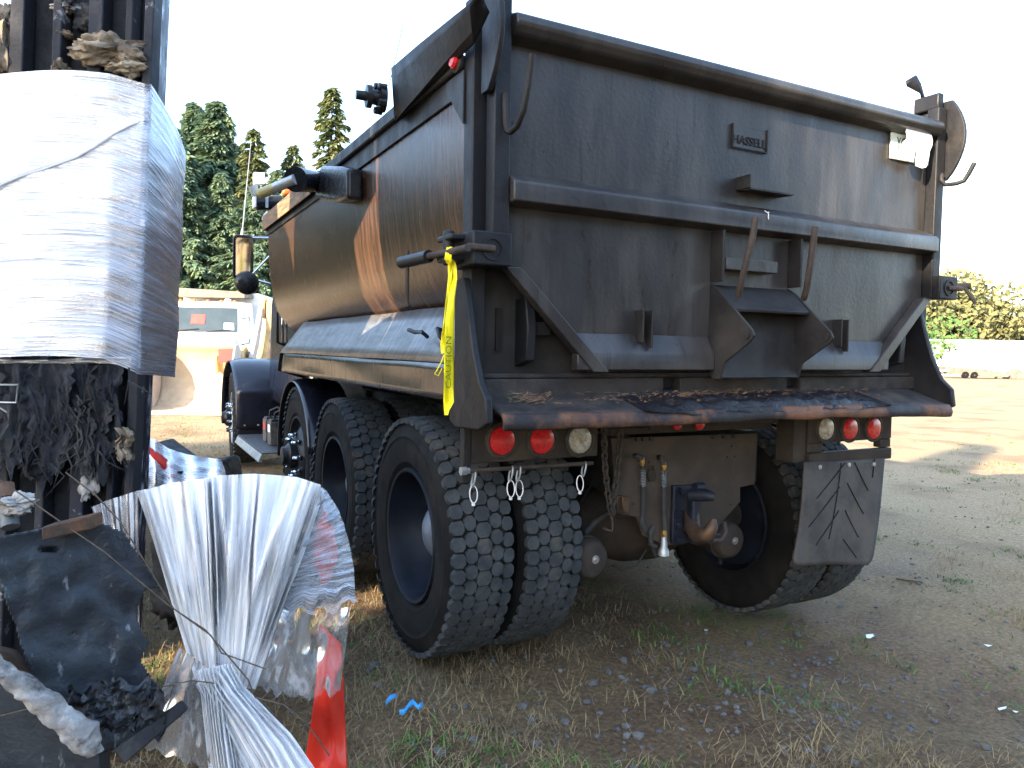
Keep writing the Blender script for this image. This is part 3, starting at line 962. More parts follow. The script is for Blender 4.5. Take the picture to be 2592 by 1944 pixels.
for sx in (-1, 1):
    m = MB()
    m.lathe((sx * .82, -1.45, .82), (0, -1, 0), [(0, .02), (0, .12), (.05, .10), (.06, 0)], 16)
    m.build("headlight", "clear_lens", wt)
    m = MB()
    m.tube([(sx * 1.12, .35, 1.9), (sx * 1.42, .1, 1.95), (sx * 1.42, .1, 1.2), (sx * 1.12, .3, 1.15)], .02, 6)
    mm = m.build("mirror_arm", "black_plastic", wt)
    m = MB()
    m.box(sx * 1.42 - .11, sx * 1.42 + .11, .02, .10, 1.32, 1.82)
    m.build("mirror", "white_paint", mm, bevel=.02)
    m = MB()
    m.lathe((sx * 1.02 - .14, -.75, .5), (1, 0, 0), [(0, .1), (0, .5), (.28, .5), (.28, .1)], 24)
    m.build("wheel", "tyre_side", wt)
for k in range(5):
    m = MB()
    m.lathe((-.8 + k * .4, .85, 2.425), (0, 0, 1), [(0, .06), (.03, .055), (.05, .03), (.055, 0)], 10)
    m.build("clearance_light", "amber_lens", wt)
m = MB()
m.lathe((.55, 1.0, 2.43), (0, 0, 1), [(0, .1), (.06, .1), (.1, .06), (.11, 0)], 14)
m.build("beacon", "white_paint", wt)
m = MB()
m.cyl((-1.42, 2.1, .7), (-1.42, 2.1, 2.85), .10, n=16)
m.build("exhaust_stack", "white_paint", wt)
m = MB()
m.prism([(-1.2, 2.3, 1.1), (1.2, 2.3, 1.1), (1.22, 2.3, 2.78), (-1.22, 2.3, 2.78)], (0, 4.5, 0))
m.build("dump_box", "white_paint", wt, bevel=.03)
m = MB()
m.prism([(-1.12, 1.2, 2.56), (1.02, 1.2, 2.56), (1.02, 1.2, 2.76), (-1.12, 1.2, 2.84)], (0, 1.1, .05))
m.build("cab_shield", "dark_machine", wt, bevel=.02)
m = MB()
m.box(-1.9, -1.28, 2.2, 3.4, .5, 1.9)
m.box(-2.1, -1.3, 2.6, 3.4, 1.9, 2.3)
m.build("tool_box", "white_paint", wt, bevel=.04)
m = MB()
m.box(-1.15, 1.15, -1.72, -1.60, .35, .58)
m.build("bumper", "chrome", wt, bevel=.03)

# ================================================================== wheel loader with its bucket towards us
lp = D(560, 1075, 14.35)
ld = thing("wheel_loader", "yellow wheel loader with its worn bucket resting on the ground", "loader", (lp.x, lp.y, 0), YAW + .05, local=True)
prof = [(0, .03), (.55, .035), (.85, .08), (1.05, .22), (1.16, .45), (1.18, .72), (1.10, 1.0), (.95, 1.22), (.78, 1.36)]
m = MB()
def bk(u, v):
    i = min(len(prof) - 2, int(v * (len(prof) - 1)))
    f = v * (len(prof) - 1) - i
    y = prof[i][0] + (prof[i + 1][0] - prof[i][0]) * f
    z = prof[i][1] + (prof[i + 1][1] - prof[i][1]) * f
    if v == 1:
        z += .06 * math.sin(u * 3.1)
    return Vector((-1.62 + 1.68 * u, y, z))
m.grid(bk, 24, 24)
bucket = m.build("bucket", "bucket_worn", ld, solid=.035, smooth=60)
side = [(0, .05, .02), (0, .55, .02), (0, .85, .06), (0, 1.08, .2), (0, 1.2, .45), (0, 1.22, .72), (0, 1.12, 1.02), (0, .95, 1.25), (0, .78, 1.38), (0, .60, 1.34), (0, .35, .75), (0, .02, .22)]
for x in (-1.65, .05):
    m = MB()
    m.prism([(x, p[1], p[2]) for p in side], (.035, 0, 0))
    m.build("bucket_side", "loader_grey", bucket, bevel=.006)
m = MB()
m.prism([(-1.68, -.06, .0), (-1.68, .22, .02), (-1.68, .22, .055), (-1.68, -.06, .02)], (1.78, 0, 0))
m.build("cutting_edge", "bucket_worn", bucket)
m = MB()
m.box(-.30, .02, .72, .80, 1.0, 1.28)
m.build("spill_guard", "red_card", bucket, bevel=.01)
for x in (-.05, .62):
    m = MB()   # lift arm
    m.prism([(x, 1.2, .35), (x, 1.5, .25), (x, 2.2, .95), (x, 3.4, 1.95), (x, 3.7, 2.02), (x, 3.7, 1.62), (x, 2.6, .95), (x, 1.6, .55)], (.14, 0, 0))
    m.build("lift_arm", "loader_yellow", ld, bevel=.02)
m = MB()   # bell crank with its two ears on top
m.prism([(.34, 1.45, 1.0), (.34, 1.62, .92), (.34, 2.0, 1.55), (.34, 2.1, 2.22), (.34, 2.0, 2.34), (.34, 1.86, 2.30), (.34, 1.8, 1.7)], (.16, 0, 0))
bc = m.build("bell_crank", "loader_yellow", ld, bevel=.025)
for x in (.24, .56):
    m = MB()
    m.prism([(x, 1.84, 1.95), (x, 2.2, 1.95), (x, 2.2, 2.22)] + [(x, 2.02 + .17 * math.cos(a), 2.26 + .14 * math.sin(a)) for a in (0, .6, 1.2, 1.57, 2, 2.6, 3.14)], (.07, 0, 0))
    m.build("crank_ear", "loader_yellow", bc, bevel=.012)
m = MB()
m.cyl((.16, 2.02, 2.26), (.72, 2.02, 2.26), .055, n=14)
m.build("pin", "dark_machine", bc)
m = MB()
m.prism([(.18, 1.1, 1.10), (.18, 1.3, .98), (.18, 1.75, 1.75), (.18, 1.95, 2.2), (.18, 1.86, 2.24), (.18, 1.62, 1.85)], (.10, 0, 0))
m.build("tilt_link", "loader_grey", ld, bevel=.02)
m = MB()
m.prism([(.72, 2.2, 1.1), (.72, 3.4, 1.1), (.72, 3.4, 2.0), (.72, 2.6, 2.1), (.72, 2.25, 2.05)], (.5, 0, 0))
m.build("tower", "loader_grey", ld, bevel=.04)
for k in range(4):
    m = MB()
    x = -.45 + k * .17
    m.prism([(x, 1.0, .75), (x, 1.38, .95), (x, 1.42, 1.22), (x, 1.25, 1.34), (x, 1.05, 1.28), (x, .95, 1.1)], (.05, 0, 0))
    m.build("hinge_plate", "loader_yellow", ld, bevel=.012)
m = MB()
m.cyl((-.55, 1.22, 1.17), (.2, 1.22, 1.17), .06, n=12)
m.build("hinge_pin", "dark_machine", ld)
m = MB()
def fen(u, v):
    a = math.radians(10 + 160 * v)
    return Vector((1.05 + .65 * u, 3.1 - 1.0 * math.cos(a), .72 + .92 * math.sin(a)))
m.grid(fen, 3, 14)
m.build("front_fender", "loader_grey", ld, solid=.04, smooth=60)
m = MB()
m.lathe((1.08, 3.1, .72), (1, 0, 0), [(0, .2), (0, .55), (.05, .7), (.25, .76), (.45, .76), (.6, .7), (.62, .2)], 28)
m.build("front_wheel", "tyre_side", ld)
m = MB()
m.prism([(-.2, 3.8, .6), (1.0, 3.8, .6), (1.0, 3.8, 2.0), (-.2, 3.8, 2.0)], (0, 3.2, .2))
m.build("engine_body", "loader_yellow", ld, bevel=.06)

# ================================================================== the dump truck
XC = 1.31
XW = 1.235
def mw(x):
    return 2 * XW - x
def ma(x):
    return 2.545 - x
def mx(x):
    return 2 * XC - x
T = thing("dump_truck", "black tar-stained dump truck seen from its left rear corner", "truck", (XC, 1.5, -.06))
def frange(a, b, n):
    return [a + (b - a) * i / n for i in range(n + 1)]
# --- tub
half = [(.36, 1.40), (.26, 1.455), (.19, 1.51), (.13, 1.575), (.078, 1.65), (.043, 1.76), (.018, 1.90), (.006, 2.05), (.0, 2.2), (.0, 2.40)]
outer = list(reversed(half)) + [(mx(x), z) for x, z in half]
m = MB()
ys = frange(-.58, 3.45, 24)
th = .012
inner = []
for i, (x, z) in enumerate(outer):
    s = th if x < XC else -th
    inner.append((x + s, z + (th if z < 1.6 else 0)))
no = len(outer)
for y in ys:
    for (x, z) in outer:
        dent = .004 * nz(y * 1.3, z * 1.7, x) if .0 < y < 3.4 else 0
        m.v.append(Vector((x + (dent if x < XC else -dent), y, z)))
    for (x, z) in inner:
        m.v.append(Vector((x, y, z)))
k = 2 * no
for j in range(len(ys) - 1):
    for i in range(no - 1):
        a = j * k + i
        m.f.append((a, a + 1, a + k + 1, a + k))
        a = j * k + no + i
        m.f.append((a, a + k, a + k + 1, a + 1))
    for i, q in ((0, no), (no - 1, 2 * no - 1)):
        m.f.append((j * k + i, j * k + k + i, j * k + k + q, j * k + q))
for j in (0, len(ys) - 1):
    for i in range(no - 1):
        m.f.append((j * k + i, j * k + no + i, j * k + no + i + 1, j * k + i + 1))
tub = m.build("tub", "tar_side", T, smooth=40)
m = MB()
m.prism([(x, 3.452, z) for x, z in outer], (0, .03, 0))
m.build("front_wall", "tar_side", tub, bevel=.004)
# --- top rails
for side in (0, 1):
    f = (lambda x: x) if side == 0 else mx
    m = MB()
    xs = sorted((f(-.035), f(.03)))
    m.box(xs[0], xs[1], -.55, 3.50, 2.385, 2.45)
    r_ = m.build("top_rail", "tar_post", T, bevel=.01)
    xs = sorted((f(-.012), f(-.002)))
    m = MB()
    m.box(xs[0], xs[1], -.54, 3.48, 2.30, 2.3845)
    m.build("rail_skirt", "tar_post", r_, bevel=.002)
m = MB()
m.box(-.046, -.036, 1.75, 3.52, 2.335, 2.455)
m.build("side_board", "board_wood", T, bevel=.003)
m = MB()
m.box(-.04, mx(-.04), 3.485, 3.56, 2.36, 2.46)
m.build("front_rail", "tar_post", T, bevel=.01)
# --- sloped fender shelf and skirt on the left, the same on the right
def shelf(f, nm):
    m = MB()
    def fn(u, v):
        y = -.575 + (2.93 + .575 - .22 * (1 - v)) * u
        x = .135 - .14 * v + .0
        z = 1.545 - .235 * v + .004 * nz(y * 2, v * 3)
        return Vector((f(x), y, z))
    m.grid(fn, 30, 4)
    a = m.build("fender_shelf", "fender_steel", T, solid=.008, smooth=30)
    m = MB()
    def fn2(u, v):
        y = -.575 + (2.97 + .575 + .06 * v) * u
        x = -.006 + .012 * nz(y * 1.1, v, 3.0) * (1 if u > .1 else 0) + (.03 * max(0, u - .94) / .06)
        z = 1.306 - .142 * v - (.010 * math.sin(u * 40) * max(0, u - .86) * v)
        return Vector((f(x), y, z))
    m.grid(fn2, 50, 5)
    m.build("fender_skirt", "skirt_steel", a, solid=.006, smooth=30)
    m = MB()
    m.prism([(f(-.006), 3.03, 1.164), (f(-.006), 2.93, 1.306), (f(.135), 2.72, 1.54), (f(.30), 2.72, 1.38), (f(.2), 3.03, 1.10)], (0, .006, 0))
    m.build("fender_end", "tar_post", a)
    return a
shl = shelf(lambda x: x, "l")
shr = shelf(mx, "r")
def hook(path, r, mat, parent, name="hook", n=8):
    m = MB()
    m.tube(path, r, n)
    return m.build(name, mat, parent, smooth=60)
z4 = Z(380, 400, .4703)
hk = [P(*z4(1392, 925), 'X', -.03), P(*z4(1425, 938), 'X', -.03), P(*z4(1462, 936), 'X', -.03), P(*z4(1492, 962), 'X', .02)]
hook(hk, .009, "black_paint", shl)
hk = [Vector((.0, -.42, 1.43)), Vector((-.05, -.45, 1.44)), Vector((-.06, -.5, 1.41)), Vector((-.03, -.53, 1.37))]
hook(hk, .009, "black_paint", shl)

# --- rear corner posts
for side in (0, 1):
    f = (lambda x: x) if side == 0 else mx
    b = lambda x0, x1, y0, y1, z0, z1: (min(f(x0), f(x1)), max(f(x0), f(x1)), y0, y1, z0, z1)
    m = MB()
    m.box(*b(-.012, .05, -.662, -.585, 1.10, 2.62))
    post = m.build("corner_post", "tar_post", T, bevel=.006)
    m = MB()
    m.prism([(f(-.022), -.60, 2.375), (f(-.022), -.44, 2.375), (f(-.022), -.44, 2.34), (f(-.022), -.60, 2.18)], (.009 if side == 0 else -.009, 0, 0))
    m.build("gusset", "tar_post", post, bevel=.002)
    f = (lambda x: x) if side == 0 else ma
    # lower wing that closes the end of the apron
    m = MB()
    m.prism([(f(-.012), -.663, 1.62), (f(-.012), -.70, 1.50), (f(-.012), -.745, 1.36), (f(-.012), -.80, 1.25), (f(-.012), -.855, 1.20), (f(-.012), -.868, 1.115), (f(-.012), -.80, 1.085),
             (f(-.012), -.60, 1.075), (f(-.012), -.545, 1.10), (f(-.012), -.56, 1.2), (f(-.012), -.5845, 1.34), (f(-.012), -.5845, 1.62)], (-.028 if side == 0 else .028, 0, 0))
    m.build("apron_wing", "tar_post", T, bevel=.006)
# side marker lamp on the left gusset
m = MB()
c = P(1163, 154, 'X', -.02)
m.lathe((-.0225, c.y, c.z), (-1, 0, 0), [(0, .044), (.010, .044), (.014, .036)], 24, caps=True)
lmp = m.build("marker_lamp", "grommet", T)
m = MB()
m.lathe((-.034, c.y, c.z), (-1, 0, 0), [(0, .034), (.012, .033), (.02, .025), (.024, 0.001)], 24)
m.build("lens", "red_lens", lmp)
# --- flared side boards above the rear of the rails
def flare(f, s):
    m = MB()
    lo = [P(1000, 304, 'X', -.055), P(1070, 224, 'X', -.06), P(1195, 80, 'X', -.06), P(1222, -5, 'X', -.055)]
    hi = [P(992, 172, 'X', -.09), P(1062, 112, 'X', -.095), P(1190, 8, 'X', -.095), P(1236, -60, 'X', -.09)]
    inn = [Vector((-.036, lo[0].y + .06, 2.386)), Vector((-.036, lo[1].y, 2.40)), Vector((-.036, lo[2].y + .04, 2.42)), Vector((-.02, lo[3].y + .02, 2.50))]
    if s:
        lo = [Vector((-.055, .05, 2.40)), Vector((-.06, -.15, 2.42)), Vector((-.06, -.45, 2.44)), Vector((-.055, -.60, 2.46))]
        hi = [Vector((-.09, .0, 2.50)), Vector((-.095, -.15, 2.58)), Vector((-.095, -.45, 2.72)), Vector((-.09, -.60, 2.75))]
        inn = [Vector((-.036, p.y, p.z - .03)) for p in lo]
    rows = [inn, lo, hi]
    def fn(u, v):
        a, b = (rows[0], rows[1]) if v < .5 else (rows[1], rows[2])
        w = v * 2 if v < .5 else v * 2 - 1
        i = min(2, int(u * 3))
        q = u * 3 - i
        p = Vector(a[i]).lerp(Vector(a[i + 1]), q)
        r = Vector(b[i]).lerp(Vector(b[i + 1]), q)
        o = p.lerp(r, w)
        return Vector((f(o.x), o.y if s == 0 else max(o.y, -.60), o.z))
    m.grid(fn, 12, 8)
    return m.build("flare_board", "galv" if s else "tar_post", T, solid=.008, smooth=25)  # right board gets pale metal to stand in for sun on it
fl = flare(lambda x: x, 0)
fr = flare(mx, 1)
# knobby tarp pivot at the front end of the left flare
m = MB()
c = P(975, 250, 'X', -.075)
m.lathe(c, (-1, .1, 0), [(0, .06), (.03, .065), (.035, .035), (.06, .032), (.062, .05), (.085, .05), (.09, .022), (.13, .02), (.131, .0)], 14)
for a in range(5):
    an = a * 1.257
    m.lathe(c + Vector((-.01, math.cos(an) * .055, math.sin(an) * .055)), (-1, 0, 0), [(0, .018), (.035, .016), (.04, 0)], 8)
m.build("tarp_pivot", "black_plastic", fl, smooth=40)
m = MB()
m.tube([c + Vector((-.06, .0, .02)), D(985, 215, 3.55), D(1010, 110, 3.5), D(1020, 60, 3.5)], .0022, 4)
m.build("tarp_cord", "hose_rubber", fl)
m = MB()   # torn bracket on the right flare
m.add([P(2336, 262, 'Y', -.59), P(2330, 236, 'Y', -.59), P(2296, 218, 'Y', -.59), P(2294, 204, 'Y', -.59), P(2318, 190, 'Y', -.59), P(2330, 212, 'Y', -.59), P(2344, 262, 'Y', -.59)], [(0, 1, 2, 3, 4, 5, 6)])
m.build("bracket", "tar_post", fr, solid=.008)

# --- rear sill, bolster and apron
m = MB()
m.prism([(.055, -.598, 1.21), (mx(.055), -.598, 1.21), (mx(.055), -.598, 1.70), (mx(.56), -.598, 1.70), (mx(.56), -.598, 1.42), (.56, -.598, 1.42), (.56, -.598, 1.70), (.055, -.598, 1.70)], (0, .015, 0))
m.build("rear_bolster", "gate_dark", T)
m = MB()
for x0, x1 in ((.052, .89), (.98, 1.62), (1.71, mx(.052))):
    m.box(x0, x1, -.655, -.60, 1.19, 1.255)
m.box(.052, mx(.052), -.63, -.60, 1.2555, 1.275)
m.build("rear_sill", "apron_steel", T, bevel=.006)
def apron_z(x, y):
    t = (-.60 - y) / .27
    sag = -.020 * t * (x / 2.5) + .010 * math.exp(-((x - 1.6) / .5) ** 2) * t
    return 1.205 - .068 * t + sag + .006 * nz(x * 3, y * 9) * t
m = MB()
m.grid(lambda u, v: Vector((.02 + (ma(.02) - .02) * u, -.60 - .262 * v + (.012 * nz(u * 14, 2.0) * v if .2 < u < .7 else 0), apron_z(.02 + (ma(.02) - .02) * u, -.60 - .262 * v))), 80, 10)
ap = m.build("apron", "apron_steel", T, smooth=60, solid=.012)
m = MB()
def lipfn(u, v):
    x = .018 + (ma(.018) - .018) * u
    a = v * math.pi * .78
    y = -.862 - .018 * math.sin(a) + .010 * nz(u * 14, 2.0) - .012 * v * 0
    z = apron_z(x, -.862) + .004 - .052 * v + .006 * nz(x * 5, 7.0) * v
    return Vector((x, y, z))
m.grid(lipfn, 110, 8)
m.build("apron_lip", "lip_rust", ap, solid=.012, smooth=60)
# caked tar along the middle of the apron
m = MB()
def cake(u, v):
    x = .62 + 1.45 * u
    y = -.70 - .175 * v
    e = min(1, 6 * u, 6 * (1 - u)) * math.sin(math.pi * min(1, v * .62 + .1))
    h = .018 * e * (1 + 1.1 * nz(x * 9, y * 14, 1.0) + .7 * nz(x * 25, y * 25, 2.0))
    edge = max(0.0, v - .86) / .14
    return Vector((x, y - .008 * edge, apron_z(x, max(y, -.862)) + .009 + h - .045 * edge * e))
m.grid(cake, 120, 22)
m.build("tar_cake", "tar_gloss", ap, smooth=50)
r = random.Random(4)
m = MB()
for q in range(750):
    if q < 140:
        x, y = .19 + r.gauss(0, .045), -.745 + r.gauss(0, .022)
    else:
        x, y = r.uniform(.45, 2.1), -.70 - abs(r.gauss(0, .055))
        if r.random() < .55:
            x = r.gauss(1.15, .28)
    y = max(y, -.85)
    z = apron_z(x, y) + .012 + r.random() * .018
    a = r.uniform(0, 6.28)
    L = r.uniform(.008, .035)
    dx, dy, dz = math.cos(a) * L, math.sin(a) * L * .7, r.uniform(-.3, .5) * L
    w = r.uniform(.0006, .0016)
    o = len(m.v)
    m.v += [Vector((x, y - w, z)), Vector((x, y + w, z + w)), Vector((x + dx, y + dy + w, z + dz)), Vector((x + dx, y + dy - w, z + dz - w))]
    m.f.append((o, o + 1, o + 2, o + 3))
stuff(m.build("needle_litter", "needles_dead", ap, smooth=0))
# lower hinge fingers beside the gate corners
for f in ((lambda x: x), mx):
    m = MB()
    a = sorted((f(.205), f(.245)))
    m.prism([(a[0], -.69, 1.325), (a[0], -.60, 1.30), (a[0], -.60, 1.56), (a[0], -.68, 1.56), (a[0], -.70, 1.45)], (a[1] - a[0], 0, 0))
    fin = m.build("hinge_finger", "tar_post", T, bevel=.005)
    m = MB()
    a = sorted((f(.12), f(.145)))
    m.box(a[0], a[1], -.612, -.6, 1.36, 1.52)
    m.build("slot", "chassis_black", fin)
    m = MB()
    a = sorted((f(.246), f(.33)))
    m.box(a[0], a[1], -.66, -.60, 1.42, 1.47)
    m.build("stop_block", "gate_dark", fin, bevel=.004)

# --- tailgate
GY = -.70
m = MB()
gpts = [(.10, 2.50), (.10, 1.665), (.485, 1.286), (mx(.485), 1.286), (mx(.10), 1.665), (mx(.10), 2.50)]
m.prism([(x, GY, z) for x, z in gpts], (0, .025, 0))
gate = m.build("tailgate", "gate_paint", T, bevel=.003)
m = MB()
m.prism([(.095, -.70, 2.455), (.095, -.765, 2.47), (.095, -.79, 2.50), (.095, -.785, 2.535), (.095, -.74, 2.55), (.095, -.66, 2.545), (.095, -.66, 2.455)], (mx(.095) - .095, 0, 0))
m.build("top_rail", "gate_paint", gate, bevel=.01)
m = MB()
m.prism([(.098, -.70, 2.005), (.098, -.775, 1.965), (.098, -.782, 1.955), (.098, -.782, 1.89), (.098, -.70, 1.88)], (mx(.098) - .098, 0, 0))
m.build("middle_rib", "gate_paint", gate, bevel=.005)
for x0, x1 in ((.40, 1.084), (1.558, mx(.40))):
    m = MB()
    m.prism([(x0, -.70, 1.435), (x0, -.738, 1.368), (x0, -.745, 1.355), (x0, -.745, 1.292), (x0, -.70, 1.287)], (x1 - x0, 0, 0))
    m.build("bottom_rail", "gate_paint", gate, bevel=.004)
for f, s in ((lambda x: x, 1), (mx, -1)):
    a = sorted((f(.030), f(.096)))
    m = MB()
    m.box(a[0], a[1], -.752, -.69, 1.66, 2.62)
    m.build("side_frame", "tar_post", gate, bevel=.006)
    m = MB()   # flange along the cut corner
    m.prism([(f(.085), -.752, 1.66), (f(.150), -.752, 1.66), (f(.545), -.752, 1.283), (f(.470), -.752, 1.283)], (0, .05, 0))
    m.build("corner_flange", "gate_paint", gate, bevel=.004)
    # curved hinge plate standing out behind the top of the frame
    m = MB()
    pts = []
    for i in range(13):
        t = i / 12
        pts.append((f(.022), -.753 - .09 * math.sin(math.pi * min(1, t * .96)) ** .8, 2.26 + .40 * t))
    pts += [(f(.022), -.70, 2.66), (f(.022), -.70, 2.26)]
    m.prism(pts, (.02 * -s, 0, 0))
    m.build("hinge_plate", "tar_post", T, bevel=.003)
    m = MB()
    m.box(*sorted((f(.03), f(.075))), -.735, -.60, 2.621, 2.70)
    m.build("hinge_arm", "tar_post", T, bevel=.008)
# rod hooks on the gate frame
def hookpts(f, o):
    return [(f(.07), -.753, 2.26), (f(.07), -.762, 2.16), (f(.07), -.775, 2.125), (f(.07), -.80, 2.115), (f(.07 - o * .3), -.84, 2.125), (f(.07 - o * .6), -.88, 2.17), (f(.07 - o * .8), -.905, 2.24), (f(.07 - o), -.925, 2.34)]
hook(hookpts(lambda x: x, -.01), .0115, "gate_dark", gate, "rod_hook")
hook([(mx(.05), -.752, P(2383, 440, 'Y', -.76).z), P(2383, 455, 'Y', -.76), P(2392, 468, 'Y', -.77), P(2420, 465, 'Y', -.80), P(2440, 458, 'Y', -.83), P(2452, 440, 'Y', -.85), P(2467, 412, 'Y', -.87)], .0115, "gate_dark", gate, "rod_hook")
# maker's plate with raised letters
z7 = Z(1700, 150, .4521)
a = P(*z7(345, 382), 'Y', -.706)
b = P(*z7(524, 505), 'Y', -.706)
cxp, czp = (a.x + b.x) / 2, (P(*z7(345, 470), 'Y', -.706).z + P(*z7(345, 385), 'Y', -.706).z) / 2
m = MB()
m.box(cxp - .098, cxp + .098, -.707, -.7005, czp - .045, czp + .045)
pl = m.build("maker_plate", "gate_paint", gate, bevel=.002)
m = MB()
m.box(cxp - .103, cxp - .0985, -.714, -.7005, czp - .05, czp + .05)
m.box(cxp + .0985, cxp + .103, -.714, -.7005, czp - .05, czp + .05)
m.box(cxp - .098, cxp + .098, -.714, -.7075, czp - .05, czp - .0455)
m.build("plate_border", "gate_dark", pl)
RX = Matrix.Rotation(math.radians(90), 4, 'X')
tm = text_mesh("HASSELL", .052, .003, Matrix.Translation((cxp, -.7085, czp - .014)) @ RX)
tm.build("lettering", "gate_dark", pl, smooth=0)
# small step bracket
a = P(*z7(372, 730), 'Y', -.70)
m = MB()
m.prism([(a.x - .005, -.7005, a.z), (a.x + .25, -.7005, a.z), (a.x + .25, -.78, a.z - .005), (a.x - .005, -.78, a.z - .005)], (0, 0, -.008))
m.box(a.x - .013, a.x - .0055, -.78, -.7005, a.z - .005, a.z + .05)
m.build("step_bracket", "gate_dark", gate, bevel=.001)
# licence plate under a torn white paper
a = P(*z7(1232, 362), 'Y', -.71)
b = P(*z7(1218, 553), 'Y', -.71)
m = MB()
x0, z1, z0 = a.x, a.z, b.z
m.box(x0, x0 + .30, -.712, -.702, z0, z1)
lic = m.build("licence_plate", "plate_white", gate, bevel=.004)
hh = z1 - z0
tm = text_mesh("YC", hh * .50, .001, Matrix.Translation((x0 + .075, -.7125, z0 + hh * .47)) @ RX @ Matrix.Scale(.62, 4, (1, 0, 0)))
tm.build("plate_letters", "plate_ink", lic, smooth=0)
tm = text_mesh("OR", hh * .17, .001, Matrix.Translation((x0 + .055, -.7125, z0 + hh * .80)) @ RX)
tm.build("plate_letters", "plate_ink", lic, smooth=0)
zr = Z(2200, 180, .1808)
pp = [(530, 755), (600, 750), (690, 800), (780, 805), (880, 835), (870, 880), (892, 980), (880, 1050), (850, 1120), (835, 1230), (800, 1345), (740, 1360), (650, 1325), (660, 1200), (690, 940), (660, 1060), (640, 1150), (620, 1275), (560, 1260), (490, 1215), (455, 1100), (465, 1010), (535, 940), (520, 850)]
m = MB()
m.prism([P(*zr(*q), 'Y', -.7575) for q in pp], (0, .0015, 0))
m.build("torn_paper", "paper_white", lic)
# chute (coal door) in the middle of the gate
zg = Z(1700, 500, .3616)
XL, XR = 1.085, 1.545
for X in (XL, XR):
    m = MB()
    tipY = -.945
    m.prism([(X, -.702, 1.66), (X, -.745, 1.635), (X, tipY, 1.46), (X, tipY - .012, 1.435), (X, tipY + .01, 1.41), (X, -.80, 1.325), (X, -.775, 1.255), (X, -.735, 1.25), (X, -.702, 1.30)], (.012, 0, 0))
    m.build("chute_cheek", "gate_dark", gate, bevel=.002)
    m = MB()
    m.box(X, X + .012, -.775, -.7015, 1.662, 1.875)
    m.build("chute_fin", "gate_dark", gate, bevel=.002)
    m = MB()
    m.cyl((X - .008, tipY + .02, 1.44), (X + .02, tipY + .02, 1.44), .016, n=12)
    m.build("chute_pin", "gate_dark", gate)
m = MB()
m.prism([(XL + .0125, -.703, 1.655), (XL + .0125, -.745, 1.632), (XL + .0125, -.835, 1.548), (XL + .0125, -.83, 1.535), (XL + .0125, -.735, 1.60)], (XR - XL - .013, 0, 0))
door = m.build("chute_door", "gate_dark", gate, bevel=.003)
m = MB()
m.prism([(XL + .0125, -.735, 1.60), (XL + .0125, -.765, 1.30), (XL + .0125, -.78, 1.262), (XL + .0125, -.765, 1.262), (XL + .0125, -.72, 1.60)], (XR - XL - .013, 0, 0))
m.build("chute_throat", "gate_dark", door)
m = MB()
m.box(XL + .03, XL + .33, -.765, -.7015, 1.715, 1.765)
m.build("wood_cleat", "gate_paint", gate, bevel=.003)
hook([P(*zg(590, 140), 'Y', -.90), P(*zg(570, 260), 'Y', -.895), P(*zg(485, 600), 'Y', -.865), P(*zg(470, 690), 'Y', -.83)], .014, "rusty_bar", door, "handle_rod", 10)
hook([P(*zg(1005, 205), 'Y', -.90), P(*zg(990, 330), 'Y', -.895), P(*zg(945, 640), 'Y', -.865), P(*zg(925, 710), 'Y', -.83)], .014, "rusty_bar", door, "handle_rod", 10)
for x in (.73, mx(.73)):
    m = MB()
    m.box(x - .035, x - .027, -.755, -.7015, 1.40, 1.53)
    m.box(x + .010, x + .018, -.755, -.7015, 1.38, 1.53)
    m.build("pocket_tab", "gate_dark", gate, bevel=.002)
m = MB()
c = P(*zg(665, 115), 'Y', -.784)
m.tube([c + Vector((-.012, 0, .012)), c + Vector((.004, -.002, .004)), c + Vector((.010, -.002, .010)), c + Vector((.008, -.002, -.01)), c + Vector((.012, -.001, -.022))], .0022, 5)
m.build("zip_scrap", "zip_white", gate)

# --- gate latches
def latch(f, s):
    a = sorted((f(-.062), f(.088)))
    m = MB()
    m.box(a[0], a[1], -.79, -.57 if s > 0 else -.70, 1.655, 1.772)
    lt = m.build("latch_block", "tar_post", T, bevel=.006)
    m = MB()
    cx = f(.012)
    m.lathe((cx, -.791, 1.712), (0, -1, 0), [(0, .040), (.004, .040), (.004, .033), (.0005, .033)], 28)
    m.build("latch_ring", "tar_post", lt)
    m = MB()
    a = sorted((f(-.09), f(.02)))
    m.box(a[0], a[1], -.806, -.791, 1.700, 1.724)
    m.build("latch_hook", "rusty_bar", lt, bevel=.008)
    return lt
l1 = latch(lambda x: x, 1)
l2 = latch(mx, -1)
z5 = Z(900, 0, .4823)
m = MB()
pa, pb, pc, pd = P(*z5(590, 1300), 'X', -.09), P(*z5(500, 1322), 'X', -.11), P(*z5(385, 1345), 'X', -.13), P(*z5(242, 1378), 'X', -.16)
m.tube([pa, pb, pc], .013, 10)
tb = m.build("turnbuckle", "rusty_bar", l1, smooth=60)
m = MB()
m.tube([pc, pc.lerp(pd, .5), pd], .024, 14)
m.build("turnbuckle_sleeve", "black_paint", tb, smooth=60)
m = MB()
q = pc.lerp(pd, .78)
m.tube([q + Vector((0, 0, .04)), q + Vector((0, 0, -.16))], .008, 8)
m.lathe(q + Vector((0, 0, -.16)), (0, 0, -1), [(0, .008), (.004, .013), (.014, .013), (.018, 0)], 10)
m.build("tommy_bar", "rusty_bar", tb, smooth=60)
m = MB()
m.box(-.115, -.055, -.72, -.59, 1.672, 1.70)
m.box(-.115, -.055, -.72, -.59, 1.745, 1.765)
m.lathe((-.095, -.655, 1.66), (0, 0, 1), [(0, 0), (0, .022), (.12, .022), (.125, 0)], 12)
m.build("clevis", "black_paint", l1, bevel=.006)
z3 = Z(2150, 600, .3013)
m = MB()
